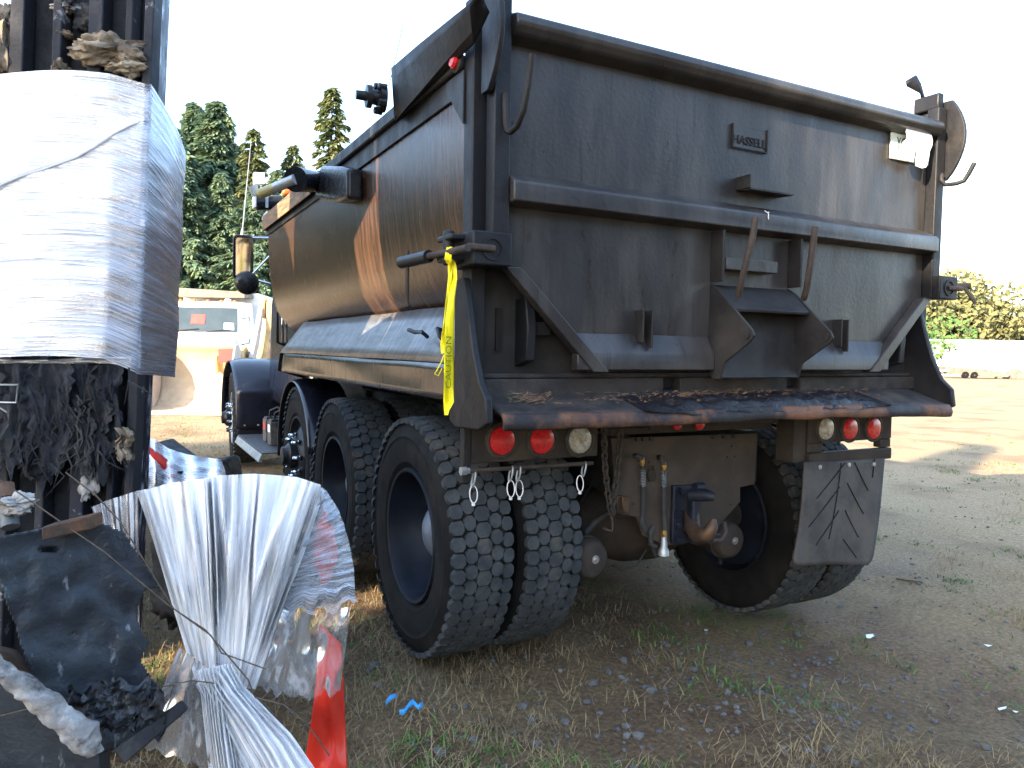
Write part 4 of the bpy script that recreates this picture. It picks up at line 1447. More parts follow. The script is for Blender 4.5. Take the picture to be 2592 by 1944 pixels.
m.prism([P(*z3(680, 340), 'Y', -.68), P(*z3(805, 350), 'Y', -.68), P(*z3(825, 385), 'Y', -.68), P(*z3(820, 515), 'Y', -.68), P(*z3(680, 510), 'Y', -.68)], (0, .04, 0))
m.build("latch_bracket", "tar_post", l2, bevel=.004)
m = MB()
pa, pb, pc = P(*z3(760, 420), 'Y', -.70), P(*z3(880, 418), 'Y', -.72), P(*z3(1000, 412), 'Y', -.74)
m.tube([pa, pb, pc], [.016, .018, .018], 12)
tb2 = m.build("turnbuckle", "gate_dark", l2, smooth=60)
m = MB()
m.tube([P(*z3(950, 400), 'Y', -.74), P(*z3(985, 450), 'Y', -.75), P(*z3(1060, 560), 'Y', -.78)], .009, 8)
m.build("tommy_bar", "gate_dark", tb2, smooth=60)

# --- light boxes
def lamp(c, lens, parent):
    m = MB()
    m.lathe(c, (0, -1, 0), [(0, .072), (.006, .070), (.010, .060), (.004, .055)], 32)
    g_ = m.build("lamp_grommet", "grommet", parent)
    m = MB()
    m.lathe(Vector(c) + Vector((0, -.002, 0)), (0, -1, 0), [(0, .056), (.006, .052), (.010, .038), (.012, .018), (.0125, 0.0005)], 32)
    m.build("lamp_lens", lens, g_)
LY = -.60
z6 = Z(1100, 600, .3617)
z8 = Z(1400, 1000, .4069)
m = MB()
m.box(.03, .60, LY, LY + .08, .935, 1.085)
lb = m.build("light_box", "frame_dirt", T, bevel=.006)
for (px, py), le in (((470, 1425), "red_lens"), ((750, 1420), "red_lens"), ((1015, 1420), "clear_lens")):
    c = P(*z6(px, py), 'Y', LY)
    lamp((c.x, LY - .0005, c.z), le, lb)
m = MB()
m.box(-.005, .026, LY - .005, LY + .03, .865, 1.09)
m.build("box_post", "gate_dark", lb, bevel=.004)
m = MB()
z1 = Z(900, 1000, .4219)
pl0, pl1 = P(*z1(640, 458), 'Y', LY - .02), P(*z1(1422, 408), 'Y', LY - .02)
m.tube([pl0, pl1], .0085, 10)
rod = m.build("flap_rod", "rusty_bar", T)
m = MB()
c = P(*z1(660, 455), 'Y', LY - .02)
m.lathe(c + Vector((-.02, 0, 0)), (1, 0, 0), [(0, 0), (0, .017), (.022, .017), (.024, .012), (.035, .012), (.035, 0)], 6)
m.build("rod_nut", "galv", rod)
for (x, y, L, w) in ((708, 470, 62, 0), (932, 440, 70, 0), (975, 440, 72, .006), (1385, 412, 55, -.03)):
    p = P(*z1(x, y), 'Y', LY - .02)
    m = MB()   # chain link through the rod
    n = 14
    m.tube([p + Vector((.006 * math.cos(a) + w * .4, .012 * math.sin(a), -.022 + .030 * math.cos(a))) for a in [2 * math.pi * i / n for i in range(n)]], .0035, 6, closed=True)
    ln = m.build("quick_link", "galv", rod, smooth=60)
    m = MB()
    q = p + Vector((w, -.002, -.078))
    m.tube([q + Vector((.016 * math.sin(a), .004 * math.cos(a), .032 * math.cos(a))) for a in [2 * math.pi * i / n for i in range(n)]], .0022, 5, closed=True)
    m.box(q.x - .005, q.x + .005, q.y - .004, q.y + .004, q.z - .043, q.z - .032)
    m.build("cable_tie", "zip_white", ln, smooth=60)
# right box
m = MB()
x0 = P(*z8(1590, 200), 'Y', LY).x
x1 = P(*z8(2108, 200), 'Y', LY).x
za = P(*z8(1650, 300), 'Y', LY).z
zb_ = P(*z8(1650, 318), 'Y', LY).z
m.box(x0, x1, LY, LY + .05, za, za + .16)
rbx = m.build("light_box", "frame_dirt", T, bevel=.006)
m = MB()
m.box(x0 - .09, x0 - .003, LY + .01, LY + .12, za - .09, za + .17)
m.build("box_arm", "frame_dirt", rbx, bevel=.004)
m = MB()
m.box(x0, x0 + .11, LY + .004, LY + .046, za - .045, za - .001)
m.build("box_lug", "frame_dirt", rbx, bevel=.004)
m = MB()
m.box(x1 - .085, x1, LY + .004, LY + .046, za - .045, za - .001)
m.build("box_lug", "frame_dirt", rbx, bevel=.004)
for (px, py), le in (((1695, 210), "clear_lens"), ((1845, 210), "red_lens"), ((1992, 207), "red_lens")):
    c = P(*z8(px, py), 'Y', LY)
    lamp((c.x, LY - .0005, c.z), le, rbx)
# right mud flap with grooves
m = MB()
m.box(x0 + .0, x1 - .01, LY - .012, LY + .03, za - .105, za - .047)
fb = m.build("flap_bar", "frame_dirt", T, bevel=.006)
ft = [P(*z8(1560, 415), 'Y', LY - .02), P(*z8(2070, 395), 'Y', LY - .02)]
fbm = [P(*z8(1462, 1060), 'Y', LY - .06), P(*z8(1960, 1050), 'Y', LY - .06)]
NU, NV = 20, 24
def flp(u, v):
    a = ft[0].lerp(ft[1], u)
    b = fbm[0].lerp(fbm[1], u)
    p = a.lerp(b, v)
    cr = max(0, v - .90) / .10
    e = 1 - .11 * (1 - math.sqrt(max(0, 1 - cr * cr)))
    p.x = (a.x + b.x) * .0 + (ft[0].lerp(fbm[0], v).x + ft[1].lerp(fbm[1], v).x) / 2 + (p.x - (ft[0].lerp(fbm[0], v).x + ft[1].lerp(fbm[1], v).x) / 2) * e
    p.y -= .03 * math.sin(v * 2.6) * .5 + .012 * math.sin(u * 5 + v * 2)
    return p
m = MB()
m.grid(flp, NU, NV)
flap = m.build("mud_flap", "flap_rubber", T, solid=.012, smooth=60)
def onflap(u, v):
    return flp(u, v) + Vector((0, -.0085, 0))
for (a, b, c, d) in ((.45, .02, .15, .35), (.42, .25, .10, .62), (.46, .48, .24, .80), (.58, .02, .82, .30), (.52, .22, .80, .52), (.55, .48, .78, .74), (.86, .0, .86, .18), (.40, .02, .40, .75), (.60, .76, .80, .93)):
    m = MB()
    m.tube([onflap(a + (c - a) * t, b + (d - b) * t) for t in (0, .25, .5, .75, 1)], .0028, 5)
    m.build("groove_ridge", "chassis_black", flap)
m = MB()
for u, v in ((.15, .05), (.5, .04), (.85, .05)):
    m.lathe(flp(u, v) + Vector((0, -.008, 0)), (0, -1, 0), [(0, .012), (.006, .011), (.008, 0)], 10)
m.build("flap_bolt", "galv", flap)

# --- chassis under the body
m = MB()
for x in (.83, 1.61):
    m.box(x, x + .08, -.42, 6.6, .72, .98)
m.box(.9105, 1.6095, -.42, -.36, .74, .96)
m.box(.9105, 1.6095, 2.0, 2.1, .74, .96)
m.build("frame_rail", "chassis_black", T, bevel=.004)
m = MB()
for x in (.86, 1.58):
    m.box(x, x + .12, -.55, 3.4, 1.06, 1.19)
for y in frange(-.3, 3.2, 8):
    m.box(.12, 2.40, y, y + .06, 1.195, 1.395)
m.build("subframe", "chassis_black", T)
m = MB()
hp = [(370, 270), (1270, 240), (1255, 555), (1165, 575), (1165, 665), (1045, 800), (985, 890), (700, 940), (560, 870), (520, 760), (400, 735)]
m.prism([P(*z8(*q), 'Y', -.45) for q in hp], (0, .014, 0))
hpl = m.build("hitch_plate", "hitch_plate", T, bevel=.003)
m = MB()
a, b = P(*z8(340, 240), 'Y', -.47), P(*z8(1330, 200), 'Y', -.47)
m.box(a.x, b.x, -.50, -.44, a.z - .005, a.z + .025)
m.box(a.x + .25, b.x - .02, -.56, -.50, a.z + .026, a.z + .075)
m.build("cross_beam", "frame_dirt", T, bevel=.004)
for (x, y) in ((520, 275), (560, 272), (605, 270), (995, 262), (1060, 258), (1120, 256)):
    m = MB()
    c = P(*z8(x, y), 'Y', -.455)
    m.lathe(c, (0, -1, 0), [(0, .012), (.012, .012), (.012, 0)], 6)
    m.build("bolt", "frame_dirt", hpl)
m = MB()
a, b = P(*z8(600, 170), 'Y', -.57), P(*z8(950, 200), 'Y', -.57)
m.box(a.x, b.x, -.575, -.565, b.z, a.z + .02)
cl = m.build("centre_lamp_bar", "frame_dirt", T)
for x in (770, 910):
    m = MB()
    c = P(*z8(x, 178), 'Y', -.576)
    m.lathe(c, (0, -1, 0), [(0, .028), (.008, .026), (.014, .012), (.015, 0)], 18)
    m.build("lamp_lens", "red_lens", cl)
# pintle hook
zp = Z(1520, 1080, .2049)
def pp3(x, y, Y):
    return P(*zp(x, y), 'Y', Y)
m = MB()
m.prism([pp3(910, 730, -.475), pp3(1200, 720, -.475), pp3(1220, 1400, -.475), pp3(1010, 1460, -.475), pp3(890, 1450, -.475), pp3(890, 1300, -.475), pp3(905, 900, -.475)], (0, .025, 0))
pin = m.build("pintle_base", "pintle", T, bevel=.006)
for (x, y) in ((990, 795), (950, 1080), (950, 1215), (945, 1390)):
    m = MB()
    m.lathe(pp3(x, y, -.476), (0, -1, 0), [(0, .021), (.006, .021), (.006, .015), (.018, .014), (.018, 0)], 6)
    m.build("bolt", "pintle", pin)
m = MB()
hkp = [pp3(1120, 1050, -.49), pp3(1130, 1250, -.53), pp3(1220, 1370, -.60), pp3(1330, 1330, -.65), pp3(1385, 1230, -.66), pp3(1390, 1140, -.655)]
m.tube(hkp, [.035, .038, .038, .034, .026, .014], 12)
m.build("pintle_horn", "worn_steel", pin, smooth=60)
m = MB()
m.prism([pp3(1060, 820, -.50), pp3(1200, 800, -.50), pp3(1150, 960, -.50), pp3(1110, 1100, -.50), pp3(1180, 1250, -.50), pp3(1400, 1300, -.50), pp3(1300, 1420, -.50), pp3(1090, 1440, -.50), pp3(1050, 1200, -.50)], (0, -.05, 0))
m.build("pintle_web", "pintle", pin, bevel=.008)
m = MB()
m.tube([pp3(1090, 850, -.53), pp3(1200, 840, -.56), pp3(1330, 850, -.62), pp3(1410, 870, -.64)], [.026, .030, .026, .018], 10)
m.lathe(pp3(1215, 750, -.55), (1, 0, 0), [(-.025, 0), (-.025, .022), (.025, .022), (.025, 0)], 10)
m.build("pintle_latch", "pintle", pin, smooth=60)
m = MB()
rg = [pp3(1250, 890, -.60), pp3(1330, 890, -.63), pp3(1290, 1040, -.63), pp3(1200, 1060, -.60)]
m.tube([pp3(1530, 1180, -.56), pp3(1545, 1300, -.58), pp3(1490, 1400, -.60), pp3(1400, 1410, -.60), pp3(1360, 1330, -.58)], .010, 8)
m.build("safety_ring", "rusty_bar", pin, smooth=60)
# air couplings, hoses and springs
def hose(x, ys, name, Y=-.50):
    pts = [pp3(xx, yy, Y) for xx, yy in zip(x, ys)]
    m = MB()
    m.tube(pts, .011, 10)
    return m.build(name, "hose_rubber", T, smooth=60)
def spring(p0, p1, r, turns, parent, rw=.0018):
    m = MB()
    n = turns * 9
    ax_ = (p1 - p0)
    u = ax_.orthogonal().normalized()
    w = ax_.normalized().cross(u)
    m.tube([p0 + ax_ * (i / n) + u * (r * math.cos(i * 2 * math.pi / 9)) + w * (r * math.sin(i * 2 * math.pi / 9)) for i in range(n + 1)], rw, 4)
    return m.build("hose_spring", "spring_steel", parent, smooth=60)
h1 = hose((520, 520, 525, 520, 500, 560), (470, 730, 900, 1100, 1180, 1290), "air_hose")
spring(pp3(520, 520, -.50), pp3(520, 730, -.50), .0135, 11, h1)
h2 = hose((775, 775, 780, 790, 790), (520, 740, 1000, 1200, 1310), "air_hose")
spring(pp3(775, 545, -.50), pp3(775, 735, -.50), .0145, 11, h2, .0021)
for (x, y, w, h_, par) in ((515, 430, .013, .040, h1), (778, 490, .015, .034, h2), (785, 1320, .016, .030, h2)):
    c = pp3(x, y, -.502)
    m = MB()
    m.lathe(c + Vector((0, 0, h_ / 2)), (0, 0, -1), [(0, 0), (0, w * .8), (h_ * .3, w * .8), (h_ * .3, w), (h_ * .75, w), (h_ * .75, w * .75), (h_, w * .75), (h_, 0)], 6)
    m.build("brass_fitting", "brass", par, bevel=.001)
m = MB()
m.tube([pp3(425, 360, -.452), pp3(470, 370, -.50), pp3(510, 400, -.502)], .013, 8)
m.tube([pp3(720, 380, -.452), pp3(760, 390, -.50), pp3(776, 470, -.502)], .013, 8)
m.build("bulkhead_elbow", "hose_rubber", hpl, smooth=60)
m = MB()
m.prism([pp3(600, 540, -.462), pp3(675, 530, -.462), pp3(695, 600, -.462), pp3(685, 680, -.462), pp3(605, 680, -.462), pp3(582, 600, -.462)], (0, .010, 0))
for x in (605, 632, 660):
    m.tube([pp3(x, 540, -.465), pp3(x - 2, 480, -.465)], .0035, 5)
m.build("dust_cover", "frame_dirt", hpl, bevel=.003)
m = MB()
c = pp3(785, 1410, -.50)
m.lathe(c, (0, 0, -1), [(-.03, 0), (-.03, .013), (.0, .013), (.005, .016), (.03, .016), (.04, .024), (.065, .026), (.075, 0)], 12)
m.build("coupling", "galv", h2, smooth=50)
m = MB()
m.tube([pp3(650, 1240, -.48), pp3(615, 1300, -.49), pp3(620, 1450, -.49), pp3(680, 1480, -.49)], .012, 8)
m.build("hose_loop", "hose_rubber", T, smooth=60)
m = MB()
m.prism([pp3(210, 860, -.47), pp3(300, 850, -.47), pp3(280, 1080, -.47), pp3(200, 1060, -.47)], (0, .02, 0))
m.prism([pp3(270, 870, -.49), pp3(375, 865, -.49), pp3(360, 1060, -.49), pp3(300, 1070, -.49), pp3(270, 980, -.49)], (0, .01, 0))
m.build("chain_keeper", "worn_steel", hpl, bevel=.004)
m = MB()
for (x, y) in ((1620, 240), (1565, 375), (1655, 370), (1605, 965), (405, 955), (600, 440)):
    m.lathe(pp3(x, y, -.4505), (0, -1, 0), [(0, .005), (.0008, .005), (.001, 0)], 10)
m.build("drill_hole", "chassis_black", hpl)
# chains: every link its own piece
def chain(path, link, wire, parent_name="safety_chain"):
    path = [Vector(p) for p in path]
    seg = []
    for a, b in zip(path[:-1], path[1:]):
        n = max(1, int(round((b - a).length / (link * .72))))
        seg += [(a.lerp(b, i / n), a.lerp(b, (i + 1) / n)) for i in range(n)]
    root = None
    for i, (a, b) in enumerate(seg):
        m = MB()
        c = (a + b) / 2
        d = (b - a).normalized()
        s = d.cross(Vector((0, 1, 0))).normalized() if i % 2 == 0 else Vector((0, 1, 0))
        n = 10
        m.tube([c + d * (link * .5 * math.cos(t)) + s * (link * .30 * math.sin(t)) for t in [2 * math.pi * k / n for k in range(n)]], wire, 5, closed=True)
        if root is None:
            root = m.build(parent_name, "chain_steel", T, smooth=60)
        else:
            m.build("chain_link", "chain_steel", root, smooth=60)
    return root
chain([pp3(45, 20, -.52), pp3(50, 400, -.52), pp3(75, 700, -.52), pp3(110, 960, -.52), pp3(135, 1090, -.52)], .040, .0055)
chain([pp3(250, 60, -.52), pp3(225, 350, -.52), pp3(190, 700, -.52), pp3(150, 960, -.52), pp3(140, 1090, -.515)], .040, .0065)
m = MB()
m.tube([pp3(130, 1090, -.52), pp3(150, 1200, -.52), pp3(140, 1290, -.52), pp3(60, 1270, -.52), pp3(40, 1250, -.52)], .006, 8)
m.build("chain_hook", "chain_steel", T, smooth=60)
# loose cable above the right inner tyre
m = MB()
m.tube([P(*z8(1345, 190), 'Y', -.45), P(*z8(1400, 235), 'Y', -.47), P(*z8(1480, 240), 'Y', -.48), P(*z8(1530, 210), 'Y', -.5)], .008, 6)
m.tube([P(*z8(1360, 225), 'Y', -.45), P(*z8(1430, 265), 'Y', -.46), P(*z8(1500, 240), 'Y', -.48)], .004, 5)
m.build("loose_cable", "rusty_bar", T, smooth=60)
# brake chambers
def chamber(c, r, ln, parent=None):
    m = MB()
    m.lathe(c, (0, 1, 0), [(0, .0), (0, r * .72), (.012, r * .9), (.04, r), (.055, r), (.055, r * 1.07), (.075, r * 1.07), (.075, r * .97), (.12, r * .95), (ln, r * .8), (ln, 0)], 28)
    ch = m.build("brake_chamber", "frame_dirt", T, smooth=40)
    m = MB()
    m.lathe(Vector(c) + Vector((.01, -.001, .004)), (0, -1, 0), [(0, .019), (.004, .019), (.004, .008), (.014, .007), (.014, 0)], 14)
    m.build("release_bolt", "spring_steel", ch)
    m = MB()
    m.tube([Vector(c) + Vector((-.02, .065, -r * 1.05)), Vector(c) + Vector((-.02, .065, -r * 1.05 - .03))], .012, 8)
    m.tube([Vector(c) + Vector((0, .07, r)), Vector(c) + Vector((.05, .2, r + .10)), Vector(c) + Vector((.16, .25, r + .2))], .009, 6)
    m.build("clamp_bolt", "chassis_black", ch)
chamber(P(*z8(250, 1030), 'Y', -.47), .092, .22)
chamber(P(*z8(1120, 912), 'Y', -.40), .092, .22)
# axles: banjo housings
def axle(y, zl, zr):
    m = MB()
    a, b = Vector((.20, y, zl)), Vector((mw(.20), y, zr))
    L = (b - a).length
    m.lathe(a, b - a, [(0, 0), (0, .07), (.25, .075), (.63, .10), (.80, .17), (.95, .21), (1.15, .21), (1.27, .17), (1.45, .10), (1.85, .075), (L, .07), (L, 0)], 24)
    return m.build("axle_housing", "frame_dirt", T, smooth=50)
WZ_R = -.09
axle(0, .53, .53 + WZ_R)
axle(1.30, .53, .53 + WZ_R)
m = MB()
for x in (.74, 1.66):
    for i in range(5):
        m.box(x, x + .085, .1 - .12 * (5 - i) + .55 - .1, .75 + .1 * (5 - i) * 1.0, .60 + i * .022, .60 + i * .022 + .02)
    m.box(x - .02, x + .10, .5, .8, .55, .78)
m.build("leaf_spring", "chassis_black", T)
m = MB()
m.tube([P(*z8(180, 880), 'Y', -.35), P(*z8(260, 790), 'Y', -.33), P(*z8(330, 740), 'Y', -.32), P(*z8(470, 745), 'Y', -.3)], .016, 8)
m.tube([P(*z8(370, 1060), 'Y', -.3), P(*z8(430, 1090), 'Y', -.3), P(*z8(520, 1060), 'Y', -.3), P(*z8(580, 960), 'Y', -.3)], .005, 6)
m.tube([P(*z8(640, 1000), 'Y', -.45), P(*z8(600, 880), 'Y', -.47), P(*z8(610, 830), 'Y', -.47)], .010, 6)
m.build("brake_line", "hose_rubber", T, smooth=60)

# --- wheels
RT = .53
def tyre_profile(w):
    h = w / 2
    return [(-h * .78, .300), (-h * .90, .322), (-h * .935, .326), (-h * .935, .332), (-h * .95, .345), (-h * 1.0, .385), (-h * 1.0, .42), (-h * .985, .438), (-h * 1.005, .441), (-h * .985, .446), (-h * .93, .475), (-h * .84, .503), (-h * .76, .514), (-h * .4, .517), (0, .518),
            (h * .4, .517), (h * .76, .514), (h * .84, .503), (h * .93, .475), (h * 1.0, .42), (h * 1.0, .385), (h * .92, .325), (h * .78, .300)]
def tread_mesh(w, n=52):
    m = MB()
    rows = [(-.395, .150, .0, .90), (-.205, .150, .5, .95), (.0, .185, .0, .97), (.205, .150, .5, .95), (.395, .150, .0, .90)]
    for ri, (cx, bw, ph, ln) in enumerate(rows):
        for k in range(n):
            a0 = (k + ph + (.25 if ri in (0, 4) else 0)) * 2 * math.pi / n
            la = ln * math.pi / n
            hw = bw * w * .655
            cxx = cx * w
            oct_ = [(-hw, -la * .5), (-hw * .58, -la), (hw * .52, -la * .98), (hw, -la * .42), (hw, la * .5), (hw * .58, la), (-hw * .52, la * .98), (-hw, la * .42)]
            if ri in (1, 3):
                oct_ = [(-hw * .98, -la * .5), (-hw * .38, -la), (hw * .28, -la), (hw * .94, -la * .55), (hw * .98, la * .5), (hw * .38, la), (-hw * .28, la), (-hw * .94, la * .55)]
            base, top = [], []
            for (x, a) in oct_:
                xx = cxx + x
                drop = .016 * max(0, abs(xx) / (w * .5) - .62) ** 1.3 * 2
                for lst, rr, sh in ((base, .508, 1.0), (top, .5305, .955)):
                    ang = a0 + a * sh
                    x2 = cxx + x * sh
                    R_ = rr - drop
                    lst.append(Vector((x2, math.sin(ang) * R_, math.cos(ang) * R_)))
            m.add(base + top, [tuple(range(8, 16))] + [(i, (i + 1) % 8, 8 + (i + 1) % 8, 8 + i) for i in range(8)])
    return m
def make_wheel(name, kind):
    """rim around the local X axis; the outer (visible) face looks to -X"""
    w = .272
    h = w / 2
    m = MB()
    if kind == "dished":      # outer wheel of a dual: deep dish open to the outside
        prof = [(-h * .80, .302), (-h * .92, .296), (-h * .90, .283), (-h * .55, .272), (h * .45, .258), (h * .62, .235), (h * .66, .16), (h * .60, .12), (h * .60, .001)]
        mat = "rim_navy"
    elif kind == "inner":
        prof = [(-h * .80, .302), (-h * .92, .296), (-h * .55, .272), (-h * .45, .16), (-h * .45, .001)]
        mat = "rim_navy"
    else:                     # steer wheel: convex disc with hand holes
        prof = [(-h * .80, .302), (-h * .92, .296), (-h * .90, .285), (-h * .55, .268), (-h * .45, .25), (-h * .75, .19), (-h * .95, .15), (-h * 1.0, .001)]
        mat = "rim_navy" if kind == "lift" else "galv"
    m.lathe((0, 0, 0), (1, 0, 0), prof, 48)
    m.lathe((0, 0, 0), (1, 0, 0), [(h * .80, .302), (h * .92, .296), (h * .6, .27), (h * .55, .16), (h * .55, .001)], 40)
    rim = m.build(name, mat, T, smooth=40, origin=(0, 0, 0))
    BASE[rim.name] = Vector((0, 0, 0))
    m = MB()
    m.lathe((0, 0, 0), (1, 0, 0), tyre_profile(w), 64)
    m.build("tyre", "tyre_side", rim, smooth=50)
    stuff(tread_mesh(w).build("tread", "tyre_tread", rim, smooth=0))
    if kind == "dished":
        m = MB()
        m.lathe((h * .58, 0, 0), (-1, 0, 0), [(0, .140), (.03, .138), (.06, .128), (.088, .108), (.110, .076), (.122, .038), (.126, .001)], 28)
        m.build("hub_cap", "hub_grey", rim, smooth=60)
    if kind in ("lift", "steer"):
        for k in range(10 if kind == "steer" else 8):
            a = k * 2 * math.pi / (10 if kind == "steer" else 8)
            m = MB()
            c = Vector((-h * .92, math.cos(a) * .155, math.sin(a) * .155))
            m.lathe(c, (-1, 0, 0), [(0, .021), (.01, .021), (.012, .017), (.045, .016), (.06, .010), (.062, 0)], 8)
            m.build("lug_nut", "chrome", rim, smooth=30)
        m = MB()
        m.lathe((-h * .98, 0, 0), (-1, 0, 0), [(0, .10), (.05, .098), (.07, .07), (.10, .066), (.11, .001)], 24)
        m.build("hub_cap", "black_paint", rim, smooth=50)
        m = MB()
        for k in range(5):
            a = (k + .5) * 2 * math.pi / 5
            c = Vector((-h * .66, math.cos(a) * .215, math.sin(a) * .215))
            m.lathe(c, (-1, 0, 0), [(0, .030), (.004, .030), (.005, 0)], 14)
        m.build("hand_hole", "chassis_black", rim)
    return rim
TB = Vector(T.location)
wd = make_wheel("wheel", "dished")
wi = make_wheel("wheel", "inner")
wlf = make_wheel("wheel", "lift")
wst = make_wheel("wheel", "steer")
CXO, CXI = .128, .455
wd.location = Vector((CXO, 0, RT)) - TB
wi.location = Vector((CXI, 0, RT)) - TB
wi.rotation_euler = (.05, 0, 0)
def wcopy(proto_, x, y, z, spin, flip=False):
    return copy_tree(proto_, T, Vector((x, y, z)) - TB, (spin, 0, math.pi if flip else 0))
wcopy(wd, CXO, 1.30, RT, .6)
wcopy(wi, CXI, 1.30, RT, .3)
for y in (0, 1.30):
    wcopy(wd, mw(CXO), y, RT + WZ_R, .2 + y, True)
    wcopy(wi, mw(CXI), y, RT + WZ_R, .35 + y, True)
wlf.location = Vector((.19, 2.66, RT)) - TB
wcopy(wlf, mw(.19), 2.66, RT + WZ_R, .4, True)
wst.location = Vector((.145, 5.97, RT - .005)) - TB
wst.rotation_euler = (.2, 0, math.radians(-4))
wcopy(wst, mw(.145), 5.97, RT + WZ_R, .4, True)
# lift axle fenders (bright rolled edge) and front fenders
def arcfender(name, mat, yc, zc, r, a0, a1, x0, x1, f, roll=.02):
    m = MB()
    def fn(u, v):
        a = math.radians(a0 + (a1 - a0) * v)
        e = roll * (1 - math.sin(math.pi * min(1, max(0, u)))) ** 2
        x = x0 + (x1 - x0) * u
        return Vector((f(x), yc + (r - e) * math.cos(a), zc + (r - e) * math.sin(a)))
    m.grid(fn, 12, 30)
    return m.build(name, mat, T, solid=.008, smooth=60)
for f in ((lambda x: x), mw):
    arcfender("lift_fender", "navy_paint", 2.66, .53, .585, -8, 172, .03, .36, f)
    arcfender("front_fender", "navy_paint", 5.97, .53, .68, -2, 196, -.02, .52, f, .03)
m = MB()   # flat rear panel of the left front fender
m.grid(lambda u, v: Vector((-.02 + .56 * u, 5.30 - .03 * math.sin(v * 2) - .02 * math.sin(math.pi * u), .46 + .44 * v)), 8, 8)
m.build("splash_guard", "navy_paint", T, solid=.006, smooth=60)
for q in range(3):
    m = MB()
    m.lathe((.06 + q * .14, 5.262, .50), (0, -1, 0), [(0, .012), (.006, .010), (.008, 0)], 10)
    m.build("guard_rivet", "galv", T)
# --- step, batteries, tank
m = MB()
m.prism([(-.05, 4.95, .44), (.42, 4.95, .44), (.42, 3.50, .44), (-.05, 3.50, .44)], (0, 0, -.012))
st = m.build("step_plate", "diamond_plate", T, bevel=.003)
m = MB()
m.prism([(-.05, 4.95, .428), (-.075, 4.95, .37), (-.075, 3.50, .37), (-.05, 3.50, .428)], (-.004, 0, 0.0))
m.box(-.08, -.05, 3.49, 4.96, .36, .375)
m.build("step_edge", "galv", st, bevel=.003)
for q, y in enumerate((3.95, 4.20)):
    m = MB()
    m.box(.10, .30, y, y + .17, .442, .66)
    bt = m.build("battery", "battery_case", T, bevel=.006)
    m = MB()
    m.box(.11, .29, y + .01, y + .16, .661, .68)
    m.build("battery_lid", "black_plastic", bt, bevel=.004)
    m = MB()
    m.tube([(.15, y + .08, .68), (.15, y + .05, .74), (.2, y - .04, .78), (.28, y - .1, .72)], .010, 6)
    m.build("battery_cable", "hose_rubber", bt, smooth=60)
    m = MB()
    m.box(.097, .0995, y + .03, y + .13, .56, .63)
    m.build("battery_sticker", "red_card" if q else "paper_white", bt)
m = MB()
m.lathe((.14, 3.30, .93), (1, 0, 0), [(0, 0), (0, .06), (.02, .11), (.05, .13), (.6, .13), (.62, 0)], 24)
tk = m.build("air_tank", "grey_steel", T, smooth=40)
m = MB()
m.box(.26, .32, 3.16, 3.44, .79, 1.075)
m.build("tank_strap", "galv", tk)
# --- cab
m = MB()
m.prism([(.34, 3.72, .75), (.34, 3.72, 2.52), (.40, 3.9, 2.62), (.40, 5.0, 2.60), (.34, 5.35, 1.80), (.34, 5.45, .75)], (2 * (XC - .34), 0, 0))
cab = m.build("cab", "navy_paint", T, bevel=.04, segs=3)
m = MB()
m.prism([(.334, 4.2, 1.75), (.334, 4.9, 1.75), (.372, 4.72, 2.4), (.372, 4.25, 2.4)], (.004, 0, 0))
m.build("side_window", "dark_glass", cab)
m = MB()
m.prism([(.55, 5.45, .8), (.55, 5.45, 1.72), (.6, 6.9, 1.5), (.6, 7.1, 1.35), (.6, 7.15, .7)], (1.42, 0, 0))
m.build("hood", "navy_paint", cab, bevel=.06, segs=3)
m = MB()
m.box(.1, mx(.1), 7.18, 7.3, .4, .72)
m.build("bumper", "chrome", T, bevel=.03)
zz = Z(380, 650, .2712)
for x, w_ in ((1185, .0), (1235, .04), (1270, .08)):
    m = MB()
    a, b = P(*zz(x, 520), 'Y', 4.0), P(*zz(x + 5, 800), 'Y', 4.0)
    m.tube([a + Vector((.05, 0, .02)), a, b, b + Vector((.08, 0, -.03))], .014, 8)
    m.build("grab_bar", "chrome" if w_ else "black_paint", cab, smooth=60)
m = MB()
m.cyl((.46, 3.66, .9), (.46, 3.66, 2.5), .075, n=18)
m.build("exhaust_stack", "chrome", cab)
# --- mirror, spot mirror and whip antenna (left)
MY = 4.30
def mp_(x, y):
    return P(*z4(x, y), 'Y', MY)
c = (mp_(460, 430) + mp_(540, 640)) / 2
wh, hh = abs(mp_(540, 500).x - mp_(446, 500).x) / 2, abs(mp_(500, 420).z - mp_(500, 645).z) / 2
mrot = Matrix.Translation(c) @ Matrix.Rotation(math.radians(-4), 4, 'Z') @ Matrix.Rotation(math.radians(7.5), 4, 'X')
m = MB()
n = 8
ring = []
for (sx, sz, a0) in ((1, 1, 0), (-1, 1, 90), (-1, -1, 180), (1, -1, 270)):
    for i in range(n + 1):
        a = math.radians(a0 + 90 * i / n)
        ring.append(Vector((sx * (wh - .035) + .035 * math.cos(a), 0, sz * (hh - .035) + .035 * math.sin(a))))
m.prism([mrot @ (p + Vector((0, .0, 0))) for p in ring], mrot.to_3x3() @ Vector((0, .05, 0)))
mir = m.build("mirror_case", "chrome", T, bevel=.012)
m = MB()
m.prism([mrot @ (Vector((p.x * .80, -.004, p.z * .92))) for p in ring], mrot.to_3x3() @ Vector((0, -.003, 0)))
m.build("mirror_face", "mirror_glass", mir)
m = MB()
m.tube([mrot @ Vector((p.x * 1.06, -.004, p.z * 1.03)) for p in ring], .010, 6, closed=True)
m.build("mirror_rim", "black_plastic", mir, smooth=60)
m = MB()
bc_ = mp_(521, 672)
m.lathe(bc_ + Vector((0, -.07, 0)), (0, 1, 0), [(0, .0005), (.006, .05), (.022, .085), (.05, .108), (.075, .112), (.12, .085), (.15, .03), (.152, 0)], 28)
